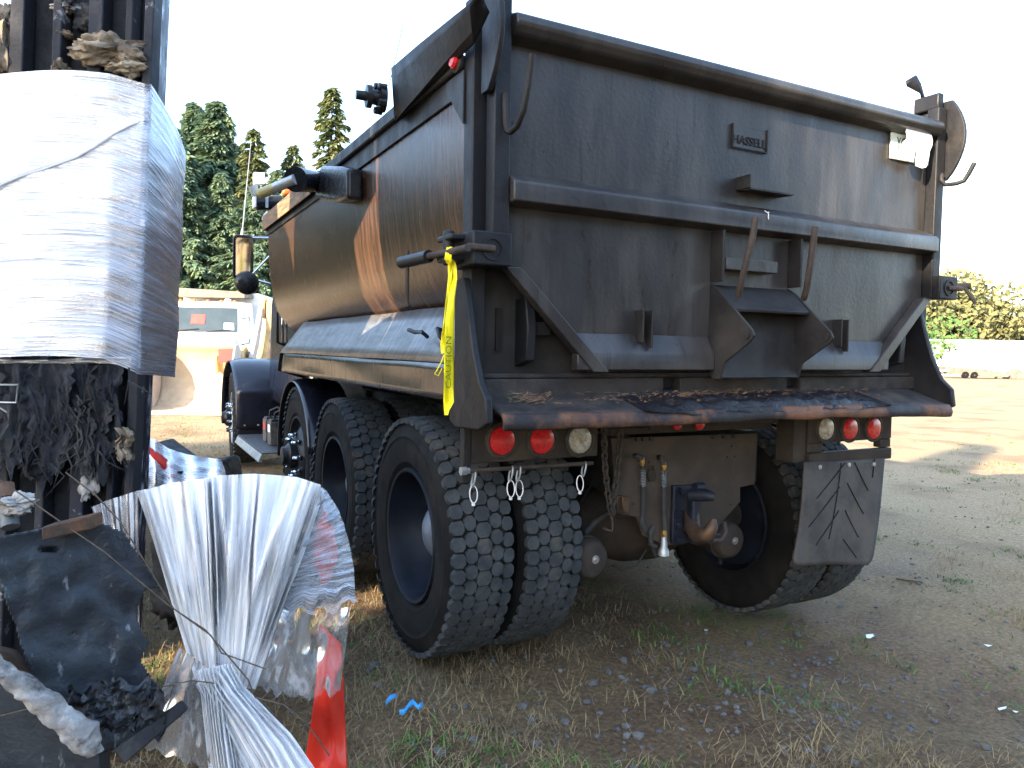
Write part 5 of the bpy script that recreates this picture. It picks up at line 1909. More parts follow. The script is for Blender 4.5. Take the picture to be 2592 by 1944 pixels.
m.build("spot_mirror", "black_plastic", mir, smooth=60)
m = MB()
m.tube([mp_(500, 428), mp_(560, 430), mp_(660, 432)], .010, 8)
m.tube([mp_(500, 422), mp_(660, 424)], .005, 6)
m.tube([mp_(550, 625), mp_(655, 515)], .010, 8)
m.tube([mp_(560, 655), mp_(655, 680)], .011, 8)
m.build("mirror_arm", "chrome", mir, smooth=60)
m = MB()
a = mp_(495, 418)
m.tube([a, mp_(498, 385)], .013, 8)
m.tube([mp_(498, 385), P(*z4(515, 200), 'Y', MY), P(*z4(543, -90), 'Y', MY)], [.006, .0045, .002], 6)
m.build("whip_antenna", "silver_arm", mir, smooth=60)
# --- tarp gear at the front of the body
zt = Z(620, 400, .1326)
m = MB()
a, b = P(*zt(1370, 140), 'X', -.06), P(*zt(1860, 820), 'X', -.06)
m.prism([P(*zt(1430, 140), 'X', -.09), P(*zt(1330, 760), 'X', -.09), P(*zt(1700, 840), 'X', -.09), P(*zt(1950, 780), 'X', -.09), P(*zt(1950, 200), 'X', -.09), P(*zt(1800, 150), 'X', -.09)], (.085, 0, 0))
tmb = m.build("tarp_motor", "black_plastic", T, bevel=.02, segs=3)
m = MB()
p0, p1 = P(*zt(1370, 430), 'X', -.12), P(*zt(960, 410), 'X', -.17)
p1 = p0 + Vector((-.19, .02, .01))
p0b = P(*zt(1300, 450), 'X', -.10)
e0 = P(*zt(1330, 450), 'X', -.09)
e1 = P(*zt(965, 405), 'X', -.24)
m.tube([e0, e0.lerp(e1, .5), e1], [.062, .066, .072], 18)
m.build("motor_drum", "black_plastic", tmb, smooth=40)
m = MB()
e2 = P(*zt(280, 690), 'X', -.40)
m.tube([e1, e1.lerp(e2, .55)], .030, 12)
arm = m.build("tarp_arm", "silver_arm", T, smooth=60)
m = MB()
m.tube([e1.lerp(e2, .5505), e2], .030, 12)
m.build("arm_end", "silver_arm_end", arm, smooth=60)
m = MB()
e3, e4 = P(*zt(150, 530), 'Y', e2.y + .02), P(*zt(210, 720), 'Y', e2.y + .02)
m.tube([e3, e3.lerp(e4, .5), e4], [.028, .026, .022], 10)
m.build("arm_knuckle", "white_paint", arm, smooth=60)
m = MB()
FY = 3.58
m.prism([P(*zt(170, 275), 'Y', FY), P(*zt(380, 275), 'Y', FY), P(*zt(380, 500), 'Y', FY), P(*zt(170, 500), 'Y', FY)], (0, .05, 0))
m.build("tarp_end_plate", "white_paint", arm, bevel=.004)
m = MB()
a, b = P(*zt(210, 860), 'Y', FY), P(*zt(700, 850), 'Y', FY)
m.tube([a, b], .062, 20)
rl = m.build("tarp_roll", "black_plastic", T, smooth=60)
m = MB()
a = P(*zt(405, 690), 'Y', FY - .03)
b = P(*zt(405, 960), 'Y', FY - .03)
m.box(a.x - .012, a.x + .012, FY - .07, FY - .064, b.z, a.z)
m.build("roll_bracket", "galv", rl)
m = MB()
a, b = P(*zt(180, 740), 'Y', FY), P(*zt(180, 950), 'Y', FY)
m.box(a.x - .008, a.x + .006, FY - .06, FY + .06, b.z, a.z)
m.build("roll_cap", "white_paint", rl)
m = MB()
a, b = P(*zt(710, 590), 'Y', FY), P(*zt(870, 730), 'Y', FY)
m.box(a.x, b.x, FY - .04, FY + .03, b.z, a.z)
m.build("orange_cap", "orange_cap", rl, bevel=.02)
m = MB()
a, b = P(*zt(440, 1220), 'Y', 3.47), P(*zt(560, 1400), 'Y', 3.47)
m.box(a.x - .01, a.x + .12, 3.485, 3.53, b.z, a.z)
cm = m.build("clearance_mount", "black_plastic", T, bevel=.006)
m = MB()
c = P(*zt(415, 1300), 'Y', 3.50)
m.lathe((a.x - .011, 3.507, c.z), (-1, 0, 0), [(0, .045), (.015, .042), (.024, .025), (.026, 0)], 18)
m.build("lamp_lens", "amber_lens", cm)
m = MB()
m.tube([P(*zt(440, 1030), 'Y', 3.5), P(*zt(380, 1100), 'Y', 3.5), P(*zt(350, 1190), 'Y', 3.5)], .016, 8)
m.build("mount_clip", "galv", cm)

# ================================================================== yellow tape hanging from the latch
zt2 = Z(1080, 620, .2652)
def tp(x, y, Y=-.70):
    return P(*zt2(x, y), 'Y', Y)
tape = thing("warning_tape", "yellow printed warning tape hanging knotted from the left gate latch", "tape", tuple(tp(215, 1620)))
def ribbon(ctr, wid, mat, name, parent, twist=None, X=-.70, solid=.0008):
    m = MB()
    n = len(ctr)
    def fn(u, v):
        t = v * (n - 1)
        i = min(n - 2, int(t))
        q = t - i
        x = ctr[i][0] + (ctr[i + 1][0] - ctr[i][0]) * q
        y = ctr[i][1] + (ctr[i + 1][1] - ctr[i][1]) * q
        w = wid[i] + (wid[i + 1] - wid[i]) * q
        xx = X + .012 * math.sin(v * 9 + u * 2.2) + .008 * nz(v * 9, u * 3, X * 9)
        return tp(x + (u - .5) * w, y, xx)
    m.grid(fn, 6, 60)
    return m.build(name, mat, parent, smooth=60, solid=solid)
r1_ = ribbon([(225, 60), (232, 130), (225, 300), (205, 550), (180, 800), (165, 950), (150, 1040)], [30, 65, 40, 50, 55, 70, 20], "tape_yellow", "tape_strand", tape, X=-.69)
r2_ = ribbon([(225, 90), (250, 200), (262, 320), (238, 500), (222, 700), (215, 900), (212, 1100), (212, 1300), (210, 1500), (190, 1580), (188, 1625)], [30, 70, 60, 62, 84, 92, 92, 94, 100, 50, 36], "tape_yellow", "tape_strand", tape, X=-.71)
m = MB()
kc = tp(225, 105)
def kn(u, v):
    a, b = u * 2 * math.pi, (v - .5) * math.pi
    d = Vector((math.cos(a) * math.cos(b), math.sin(a) * math.cos(b), math.sin(b) * 1.5))
    return kc + d * .019 * (1 + .5 * nz(d.x * 2, d.y * 2, d.z * 2))
m.grid(kn, 14, 10)
m.build("tape_knot", "tape_yellow", tape, smooth=60)
m = MB()
m.tube([tp(165, 1050), tp(140, 1120), tp(90, 1210), tp(75, 1230), tp(110, 1250), tp(145, 1180)], .0022, 5)
m.build("tape_fray", "tape_yellow", tape, smooth=60)
ty = tp(212, 1120, -.735)
txt = text_mesh("CAUTION", .030, .0004, Matrix.Translation(ty) @ RX @ Matrix.Rotation(math.radians(90), 4, 'Z') @ Matrix.Scale(1.35, 4, (1, 0, 0)))
for v in txt.v:
    pass
txt.build("tape_print", "tape_ink", r2_, smooth=0)

# ================================================================== the wrapped burnt wreck on the left
AWAY = Vector((ray(1296, 972).x, ray(1296, 972).y, 0)).normalized()
RIGHT = Vector((AWAY.y, -AWAY.x, 0))
WD = 2.42
corner = D(362, 900, WD)
corner.z = 0
LEAN = .052
def lean(p):
    return p + RIGHT * (LEAN * (p.z - 1.33))
def wk(a, b, z):
    """wreck frame: a to the left along its face, b away from us"""
    return corner - RIGHT * a + AWAY * b + Vector((0, 0, z)) + RIGHT * (LEAN * (z - 1.33))
wreck = thing("burnt_wreck", "tall charred trailer section bandaged in clear stretch film at left", "wreck", tuple(wk(.3, .4, 0)))
BACK = D(418, 900, WD + .45)
BACK.z = 0
def wz(py, dep=WD):
    return D(362, py, dep).z
ZT = 3.3
BACK0 = BACK - RIGHT * .03
def slab(foot, mat, name, z0=0.0, z1=None, bevel=0.0, par=None):
    m = MB()
    z1 = ZT if z1 is None else z1
    n = len(foot)
    m.v = [lean(Vector((p.x, p.y, z0))) for p in foot] + [lean(Vector((p.x, p.y, z1))) for p in foot]
    m.f = [tuple(range(n - 1, -1, -1)), tuple(range(n, 2 * n))] + [(i, (i + 1) % n, n + (i + 1) % n, n + i) for i in range(n)]
    return m.build(name, mat, par or wreck, bevel=bevel)
LEAN_, LEAN = LEAN, 0.0
f_ = lambda a, b: wk(a, b, 0)
core_foot = [f_(.05, .05), f_(.05, .05) + (BACK0 - RIGHT * .03 - f_(.05, .05)) * .95, f_(.50, .16), f_(.50, .05)]
d_ = (BACK0 - f_(0, .0)).normalized()
post_foot = [f_(0, 0) + d_ * .16 - RIGHT * .022, BACK0 - RIGHT * .012, BACK0 - RIGHT * .045, f_(0, 0) + d_ * .16 - RIGHT * .06]
rib_feet = [[f_(a, -.012), f_(a + w, -.012), f_(a + w, .045), f_(a, .045)] for a, w in ((.008, .030), (.075, .022), (.17, .045), (.30, .028), (.42, .045))]
LEAN = LEAN_
slab(core_foot, "char_black", "core")
slab(post_foot, "char_post", "corner_post", bevel=.006)
for rf in rib_feet:
    slab(rf, "char_rib", "wall_rib", bevel=.004)
def lump(name, ctr, ax, bz, dep, mat, seed, rough=.45, nu=46, nv=30, amp=1.0, parent=wreck):
    """shaggy torn clump: half-widths ax (left/right) and bz (up/down), bulging dep towards us"""
    m = MB()
    def fn(u, v):
        a, b = u * 2 * math.pi, (v - .5) * math.pi
        d = Vector((math.cos(a) * math.cos(b), math.sin(a) * math.cos(b), math.sin(b)))
        k = 1 + rough * (nz(d.x * 1.3 + seed, d.y * 1.3, d.z * 1.6) + .6 * nz(d.x * 3.1, d.y * 3.1 + seed, d.z * 4.1) + .4 * nz(d.x * 8, d.y * 8, d.z * 9 + seed)) * amp
        return ctr + RIGHT * (d.x * ax * k) + AWAY * (d.y * dep * k) + Vector((0, 0, d.z * bz * k))
    m.grid(fn, nu, nv)
    return m.build(name, mat, parent, smooth=70)
zw = Z(0, 0, .4219)
def wp(x, y, b=-.04, zf=zw):
    px, py = zf(x, y)
    return D(px, py, WD + b)
lump("insulation_tuft", wp(640, 310, -.05), .115, .045, .055, "insulation", 1.0, .55)
lump("insulation_tuft", wp(760, 400, -.05), .055, .03, .045, "insulation", 2.0, .55)
lump("insulation_tuft", wp(400, 210, -.03), .022, .012, .03, "insulation", 3.0)
lump("insulation_tuft", wp(370, 430, -.03), .018, .036, .035, "insulation", 4.0, .7)
lump("insulation_tuft", wp(400, 40, -.03), .032, .022, .03, "foam_white", 5.0, .7)
lump("insulation_tuft", wp(40, 330, -.02), .03, .10, .05, "insulation", 6.0, .6)
lump("insulation_tuft", wp(60, 150, -.01), .05, .06, .04, "insulation_dark", 16.0, .6)
lump("insulation_tuft", wp(560, 110, -.01), .05, .05, .03, "insulation_dark", 17.0, .5)
z2_ = Z(0, 650, .4219)
def shred(px, py, w, h, mat, seed, dep):
    """ragged hanging strip, px/py its top middle in the picture"""
    c = D(px, py, dep)
    m = MB()
    def fn(u, v):
        side = (u - .5) * w * (1 + .5 * nz(v * 4, seed, 1.0) + .35 * nz(v * 13, seed, u * 2)) + .03 * nz(v * 2.2, seed * 3.1)
        drop = h * v * (1 + .55 * nz(u * 3, seed * 1.7, 2.0) + .25 * nz(u * 9, seed))
        fold = .030 * nz(u * 4 + seed, v * 1.6) + .014 * nz(u * 9, v * 3, seed) + .004 * nz(u * 30, v * 14, seed)
        return c + RIGHT * side - AWAY * (fold + .018) - Vector((0, 0, drop))
    m.grid(fn, 40, 40)
    return m.build("hanging_shreds", mat, wreck, smooth=80)
for (x, y, w, h, sd, mt) in ((140, 640, .16, .30, 1, "insulation_dark"), (330, 640, .14, .28, 2, "insulation_dark"), (520, 650, .13, .25, 3, "insulation_dark"), (650, 650, .10, .30, 4, "insulation_dark"),
                             (60, 820, .13, .26, 5, "insulation_dark"), (250, 860, .13, .20, 6, "char_black"), (430, 850, .15, .22, 7, "insulation_dark"), (600, 860, .09, .20, 8, "char_black"),
                             (340, 1010, .14, .10, 9, "insulation_dark"), (500, 900, .05, .16, 10, "insulation_dark"), (755, 1020, .042, .10, 11, "insulation"), (100, 1100, .16, .12, 12, "char_black")):
    shred(*z2_(x, y), w, h, mt, sd * 3.7, WD - .015 - .01 * (sd % 3))
for (x, y, a, b, s, mt) in ((575, 1255, .040, .028, 14, "foam_white"), (530, 1350, .022, .05, 15, "foam_white"), (30, 1205, .03, .012, 18, "foam_white")):
    px, py = z2_(x, y)
    lump("foam_crust", D(px, py, WD - .02), a, b, .012, mt, s, .9)
m = MB()
for k in range(46):
    r = random.Random(k)
    px, py = z2_(r.uniform(60, 800), r.uniform(660, 1250))
    p = D(px, py, WD - .06)
    m.tube([p, p + RIGHT * r.gauss(0, .02) + Vector((0, 0, -.04)), p + RIGHT * r.gauss(0, .03) + Vector((0, 0, -r.uniform(.06, .12)))], [.004, .003, .001], 4)
m.build("loose_threads", "insulation_dark", wreck, smooth=60)
# bent wire frame at the far left
m = MB()
pts = [(-60, 768), (108, 768), (98, 875), (-60, 872)]
m.tube([D(*z2_(x, y), WD - .10) for x, y in pts], .0035, 6)
m.tube([D(*z2_(x, y), WD - .10) for x, y in ((-40, 880), (45, 935))], .003, 6)
m.build("bent_frame", "galv", wreck, smooth=60)
# stretch film bandage
LEAN_, LEAN = LEAN, 0.0
cl_ = wk(.52, -.05, 0)
c0 = wk(-.012, -.055, 0)
c1 = BACK + RIGHT * .045
LEAN = LEAN_
zt0, zb0 = wz(222), wz(915)
def wrap(u, v):
    # u runs left edge -> corner -> round to the back, v runs top -> bottom
    k = .74
    if u < k:
        p = cl_.lerp(c0, u / k)
        bul = .018 * math.sin(math.pi * u / k)
        p = p - AWAY * bul
        t = u / k
        top = zt0 + .012 * math.sin(u * 5) - .018 * max(0, t - .78) / .22 * 1.0
        bot = zb0 + .015 * math.sin(t * 3) + (-.04 * max(0, t - .8) / .2)
    else:
        q = (u - k) / (1 - k)
        p = c0.lerp(c1, q)
        p = p + RIGHT * .012 * math.sin(math.pi * q)
        top = zt0 - .018 - .085 * q * 1.0
        bot = zb0 - .04 - .03 * q
    z = top + (bot - top) * v
    wr = .002 * nz(u * 3, z * 40) + .012 * nz(u * 3, z * 6, 3.0) + .003 * nz(u * 7 + v * 3, z * 25, 5)
    return lean(p + Vector((0, 0, z))) - AWAY * wr + RIGHT * (wr if u > k else 0)
m = MB()
m.grid(wrap, 70, 150)
m.build("stretch_film", "film_wrap", wreck, smooth=70)
def wrap2(u, v):
    p = wrap(u, .02 + .96 * v)
    return p + AWAY * (.012 + .006 * nz(u * 5, v * 11)) - RIGHT * (.008 if u > .74 else 0)
m = MB()
m.grid(wrap2, 50, 90)
m.build("stretch_film", "film_wrap", wreck, smooth=70)
# twisted film rope running up across the bandage
m = MB()
rp = [(-40, 1110), (120, 1040), (300, 985), (450, 930), (560, 870), (680, 790), (780, 740), (850, 705), (920, 735), (980, 790), (1030, 850)]
pts = [D(*zw(x, y), WD - .085 + (.10 if x > 850 else 0) + (.25 if x > 950 else 0)) for x, y in rp]
m.tube(pts, [.020, .020, .018, .018, .017, .016, .015, .014, .014, .012, .010], 10, flat=.5)
for i, v in enumerate(m.v):
    m.uv[i] = ((i % 10) / 10 * .4, (i // 10) / 11)
m.build("film_rope", "film_fan", wreck, smooth=60)
# loose skirt of film under the bandage
m = MB()
def skirt(u, v):
    a = D(*z2_(-20 + 960 * u, 610 + 10 * math.sin(u * 7)), WD - .06 + (.35 * max(0, u - .85) / .15))
    b = D(*z2_(-20 + 960 * u, 640 + 70 * max(0, u - .72) / .28), WD - .04 + (.35 * max(0, u - .85) / .15))
    return a.lerp(b, v) - AWAY * .01 * nz(u * 9, v * 3)
m.grid(skirt, 50, 8)
m.build("film_hem", "film_wrap", wreck, smooth=70)

# unseen blocker added further left: its slit and notch shape the flank's sun patches
LEAN = 0.0
sw = thing("shade_blocker", "burnt trailer body standing beyond the left edge of the picture", "wreck", tuple(wk(3.4, .6, 0)))
m = MB()
sil = [(1.04, 0), (5.2, 0), (5.2, 4.6), (3.5, 4.6), (3.36, 4.0), (3.12, 3.8), (2.92, 3.32), (2.72, 3.8), (2.42, 4.6), (1.04, 4.6), (.49, 4.5), (.49, 2.76), (1.035, 2.78), (1.035, 2.22), (.49, 2.18), (.49, 1.0), (1.04, 1.0)]
m.prism([wk(a, .14, z) for a, z in sil], AWAY * .12)
m.build("wall", "char_black", sw)
for k in range(9):
    m = MB()
    a = 1.06 + k * .39
    q = [wk(a, .09, .1), wk(a + .07, .09, .1), wk(a + .07, .138, .1), wk(a, .138, .1)]
    m.add(q + [p + Vector((0, 0, 2.9)) for p in q], [(0, 3, 2, 1), (4, 5, 6, 7), (0, 1, 5, 4), (1, 2, 6, 5), (2, 3, 7, 6), (3, 0, 4, 7)])
    m.build("wall_rib", "char_rib", sw)

# ================================================================== burnt sheet and wrapped bundle in front of it
zf = Z(0, 1200, .4486)
def fp(x, y, dep):
    return D(*zf(x, y), dep)
sh = thing("burnt_sheet_metal", "scorched dark steel panel lying tilted at the lower left corner", "panel", tuple(fp(400, 1660, 1.9)))
m = MB()
outl = [(-40, 400), (-30, 360), (520, 255), (700, 330), (790, 480), (880, 600), (930, 730), (905, 880), (830, 960), (790, 1050), (880, 1190), (900, 1330), (860, 1480), (600, 1560), (400, 1560), (180, 1160), (100, 900), (10, 640)]
def dep_(x, y):
    return 1.80 + .22 * (x / 900) - .06 * (y / 1500) + .012 * nz(x / 160, y / 160)
import mathutils
NUX, NUY = 46, 60
def inside(x, y, poly):
    c = False
    j = len(poly) - 1
    for i in range(len(poly)):
        if ((poly[i][1] > y) != (poly[j][1] > y)) and (x < (poly[j][0] - poly[i][0]) * (y - poly[i][1]) / (poly[j][1] - poly[i][1] + 1e-9) + poly[i][0]):
            c = not c
        j = i
    return c
def sheet(poly, depf, step, holes=(), jag=6):
    m = MB()
    xs = [p[0] for p in poly]
    ys_ = [p[1] for p in poly]
    idx = {}
    nx, ny = int((max(xs) - min(xs)) / step) + 1, int((max(ys_) - min(ys_)) / step) + 1
    for j in range(ny):
        for i in range(nx):
            x, y = min(xs) + (i + .5) * step, min(ys_) + (j + .5) * step
            if not inside(x + jag * nz(x / 30, y / 30, 1), y + jag * nz(x / 30, y / 30, 5), poly):
                continue
            if any(((x - h[0]) / h[2]) ** 2 + ((y - h[1]) / h[3]) ** 2 < 1 for h in holes):
                continue
            f = []
            for (a, b) in ((i, j), (i + 1, j), (i + 1, j + 1), (i, j + 1)):
                if (a, b) not in idx:
                    X, Y_ = min(xs) + a * step, min(ys_) + b * step
                    idx[(a, b)] = len(m.v)
                    m.uv[len(m.v)] = (X / 900, Y_ / 900)
                    m.v.append(fp(X, Y_, depf(X, Y_)))
                f.append(idx[(a, b)])
            m.f.append(tuple(f))
    return m
m = sheet(outl, dep_, 11, ((270, 425, 60, 20), (420, 908, 16, 14), (860, 790, 85, 150)))
m.build("sheet", "burnt_sheet", sh, solid=.006, smooth=40)
m = MB()
pts = [(-40, 385), (230, 300), (520, 235)]
for (x0, y0, x1, y1, mt, th_) in ((-40, 372, 235, 318, "bar_grey", .030), (232, 300, 520, 232, "rusted_plate", .022)):
    m = MB()
    a, b = fp(x0, y0, 1.80), fp(x1, y1, 1.86)
    q = [a, b, b + Vector((0, 0, -th_ * 1.6)), a + Vector((0, 0, -th_ * 1.6))]
    m.prism(q, AWAY * .05)
    m.build("edge_bar", mt, sh, bevel=.004)
m = MB()
m.tube([fp(60, 300, 1.9), fp(50, 200, 1.92), fp(38, 140, 1.93)], .022, 12)
m.build("stub_pipe", "bar_grey", sh, smooth=60)
m = MB()
m.tube([fp(40, 138, 1.925), fp(30, 60, 1.94)], .021, 12)
m.build("stub_end", "rusted_plate", sh, smooth=60)
lump("foam_crust", fp(90, 165, 1.90), .045, .02, .03, "foam_white", 31., .7, parent=sh)
m = MB()
m.prism([fp(-60, 980, 1.76), fp(60, 1010, 1.78), fp(170, 1130, 1.80), (fp(120, 1160, 1.80)), fp(-60, 1060, 1.76)], AWAY * .02)
m.build("rust_tab", "rusted_plate", sh)
# pale insulated tube crossing the panel
m = MB()
tp_ = [fp(-80, 1040, 1.70), fp(120, 1190, 1.72), fp(330, 1360, 1.74), (fp(470, 1480, 1.75)), fp(545, 1580, 1.76)]
tr_ = [.022, .026, .028, .034, .016]
m.tube([tp_[min(3, int(i / 12))].lerp(tp_[min(3, int(i / 12)) + 1], i / 12 - min(3, int(i / 12))) for i in range(49)],
       [tr_[min(3, int(i / 12))] + (tr_[min(3, int(i / 12)) + 1] - tr_[min(3, int(i / 12))]) * (i / 12 - min(3, int(i / 12))) for i in range(49)], 18)
for v in m.v:
    v += Vector((nz(v.x * 40, v.y * 40, v.z * 40), nz(v.y * 45, v.z * 45, 2), nz(v.z * 40, v.x * 40, 7))) * .012
m.build("insulated_tube", "foam_white", sh, smooth=60)
for q in range(4):
    c = fp(540 + q * 80, 1320 + 40 * math.sin(q * 2.3), 1.83)
    m = MB()
    def ash(u, v, c=c, q=q):
        return c + RIGHT * ((u - .5) * .13) + Vector((0, 0, (.5 - v) * .10 * (1 + .6 * nz(u * 6, q * 2.)))) - AWAY * (.03 * nz(u * 4, v * 4, q * 3.) + .015 * nz(u * 13, v * 13, q))
    m.grid(ash, 24, 20)
    m.build("ash_flake", "burnt_sheet" if q % 3 else "insulation_dark", sh, smooth=70)
m = MB()
m.prism([fp(640, 1560, 1.78), fp(1000, 1300, 1.86), fp(1040, 1350, 1.86), fp(700, 1640, 1.78)], AWAY * .03)
m.build("bent_rail", "char_black", sh, bevel=.004)
m = MB()
m.prism([fp(-60, 1080, 1.86), fp(560, 1590, 1.86), fp(560, 1760, 1.86), fp(-60, 1760, 1.86)], AWAY * .05)
m.build("lower_sheet", "burnt_sheet", sh)

bd_ = thing("wrapped_bundle", "debris bundle under a pleated fan of clear film knotted at its foot", "bundle", tuple(fp(1250, 1700, 2.15)))
# the debris inside
def lumpb(name, x, y, dep, a, b, c, mat, seed, rough=.35):
    return lump(name, fp(x, y, dep), a, b, c, mat, seed, rough, 34, 24, parent=bd_)
lumpb("debris_core", 1380, 560, 2.42, .19, .26, .12, "insulation_dark", 51.)
lumpb("debris_core", 1600, 420, 2.45, .14, .15, .10, "insulation_dark", 52.)
lumpb("debris_core", 1050, 560, 2.38, .09, .22, .08, "char_black", 53.)
lumpb("red_scrap", 1830, 420, 2.36, .035, .10, .03, "red_plastic", 54.)
# pleated fan
top = [(510, 190), (600, 150), (740, 105), (860, 75), (1020, 45), (1150, 20), (1300, 0), (1500, 2), (1680, 12), (1800, 55), (1870, 130), (1930, 250), (1970, 380), (2000, 560), (2005, 690)]
def topat(u):
    t = u * (len(top) - 1)
    i = min(len(top) - 2, int(t))
    q = t - i
    return (top[i][0] + (top[i + 1][0] - top[i][0]) * q, top[i][1] + (top[i + 1][1] - top[i][1]) * q)
KX, KY = 1215, 1195
def fan(u, v):
    # gather: from the top edge to the knot, folded into pleats
    uu = .16 + .52 * u
    tx, ty_ = topat(uu)
    kx, ky = KX - 110 + 330 * u, KY - 40 + 60 * u
    s = v ** .92
    x, y = tx + (kx - tx) * s, ty_ + (ky - ty_) * s
    bulge = .16 * math.sin(math.pi * (1 - v) * .55) * math.sin(math.pi * (.12 + .78 * u))
    f = u * 10 + 2.6 * nz(u * 5, v * .7) + .9 * nz(u * 15, v * 1.5, 4)
    am = .026 * (.35 + .65 * math.sin(math.pi * min(1, v + .15)))
    pleat = am * (.6 + .9 * abs(nz(u * 6, 9.0))) * math.sin(f * 2 * math.pi) + .6 * am * math.sin(f * 4.7 + 3 * nz(u * 5, v * 2)) + .012 * nz(u * 12, v * 2.5, 3)
    return fp(x + 6 * math.sin(f * 3.1), y + 14 * (1 - v) * nz(u * 9, 3.3), 2.16 - bulge + pleat - .05 * v)
m = MB()
m.grid(fan, 300, 50)
m.build("film_fan", "film_fan", bd_, smooth=75)
def fan2(u, v):
    p = fan(.02 + .96 * u, .02 + .9 * v)
    return p + AWAY * (.025 + .01 * nz(u * 15, v * 5, 8))
m = MB()
m.grid(fan2, 160, 30)
m.build("film_fan", "film_thin", bd_, smooth=75)
# veil on the left and bulge on the right
def veil(u, v):
    tx, ty_ = topat(.16 * u + .005)
    bx, by = 640 + 150 * u, 560 + 420 * u
    x, y = tx + (bx - tx) * v, ty_ + (by - ty_) * v
    return fp(x, y, 2.0 + .012 * math.sin(u * 22) + .01 * nz(u * 5, v * 5))
m = MB()
m.grid(veil, 40, 24)
m.build("film_veil", "film_thin", bd_, smooth=75)
def bulgef(u, v):
    tx, ty_ = topat(.66 + .34 * v)
    ix, iy = 1800 - 330 * v, 140 + 620 * v
    x, y = ix + (tx - ix) * u, iy + (ty_ - iy) * u
    y += 90 * max(0, v - .8) / .2 * (.5 + nz(u * 6, 2.2) + .4 * nz(u * 17, 5))
    return fp(x + 10 * nz(v * 9, u), y, 2.13 - .10 * math.sin(math.pi * u * .6) + .022 * nz(u * 2.5, v * 14) + .012 * nz(u * 4, v * 34, 3) + .10 * u)
m = MB()
m.grid(bulgef, 30, 110)
m.build("film_side", "film_wrap", bd_, smooth=75)
def hang(u, v):
    # thin film falling on the right down to the ground
    x = 1500 + 480 * u - 60 * v * u
    y = 740 + 40 * math.sin(u * 3) + (470 + 130 * nz(u * 4, 6.1) + 60 * nz(u * 14, 2.4)) * v
    return fp(x - 120 * v * (1 - u), y, 2.12 + .012 * math.sin(u * 11 + v * 2) + .035 * nz(u * 4, v * 2.5) + .06 * u)
m = MB()
m.grid(hang, 50, 40)
m.build("film_veil", "film_thin", bd_, smooth=75)
def hang2(u, v):
    x = 1010 + 240 * u - 220 * v * (1 - u)
    y = 980 + 260 * u * .6 + 560 * v
    return fp(x, y + 60 * v * nz(u * 7, 4.2), 2.02 + .01 * math.sin(u * 9) + .03 * nz(u * 4, v * 2.5))
m = MB()
m.grid(hang2, 40, 30)
m.build("film_veil", "film_thin", bd_, smooth=75)
# below the knot the film splits into two tails
def tail(path, wid, seed):
    n = len(path)
    def fn(u, v):
        t = v * (n - 1)
        i = min(n - 2, int(t))
        q = t - i
        x = path[i][0] + (path[i + 1][0] - path[i][0]) * q
        y = path[i][1] + (path[i + 1][1] - path[i][1]) * q
        w = wid[i] + (wid[i + 1] - wid[i]) * q
        dx, dy = path[i + 1][0] - path[i][0], path[i + 1][1] - path[i][1]
        L = math.hypot(dx, dy)
        px_, py_ = -dy / L, dx / L
        o = (u - .5) * w
        f = u * 9 + nz(u * 3 + seed, v * 1.5)
        return fp(x - px_ * o, y - py_ * o, 2.02 - .04 * math.sin(math.pi * u) + .013 * math.sin(f * 6.283) + .02 * v + .008 * nz(u * 9, v * 6, seed))
    m = MB()
    m.grid(fn, 70, 40)
    return m.build("film_tail", "film_fan", bd_, smooth=75)
tail([(1190, 1090), (1215, 1210), (1235, 1400), (1270, 1640), (1290, 1800)], [200, 170, 170, 190, 200], 1.)
tail([(1205, 1130), (1275, 1260), (1390, 1420), (1500, 1580), (1600, 1780)], [230, 240, 300, 370, 430], 2.)
# rusty wires lying over everything
wires = thing("loose_wire", "thin rusty wires trailing over the film fan and scorched panel", "wire", tuple(fp(1200, 1500, 1.9)))
for path in ([(-20, 20), (200, 170), (400, 310), (590, 440), (780, 600), (950, 740), (1160, 880), (1290, 1030), (1400, 1160), (1440, 1260)],
             [(370, -10), (540, 120), (680, 270), (820, 500), (980, 760), (1190, 910), (1250, 1010), (1390, 1060), (1500, 1100)],
             [(-20, 1370), (220, 1310), (450, 1250), (680, 1235), (900, 1205), (1080, 1165), (1210, 1180)], [(1440, 1260), (1600, 1300), (1720, 1400), (1800, 1500), (1860, 1590)]):
    m = MB()
    m.tube([fp(x, y, 1.84 - (.0 if x < 900 else -.02) + .004 * math.sin(x)) for x, y in path], .0018, 5)
    m.build("wire_strand", "wire_rust", wires, smooth=60)
# red plastic sheet standing under the film
rd = thing("red_plastic_panel", "bright red crumpled plastic panel standing beside the film bundle", "panel", tuple(fp(1850, 1700, 2.3)))
m = MB()
def redf(u, v):
    xl = 1690 + 70 * (1 - v) + 80 * math.sin((1 - v) * 2.0) * .6
    xr = 1925 + 40 * v
    yt = 840 + 120 * u
    x = xl + (xr - xl) * u
    y = yt + (1800 - yt) * v
    return fp(x, y, 2.30 + .07 * u - .03 * math.sin(u * 3.14) + .022 * nz(u * 3, v * 4.5, 3) + .02 * math.sin(v * 9 + u * 3))
m.grid(redf, 24, 50)
m.build("panel", "red_plastic", rd, solid=.004, smooth=60)

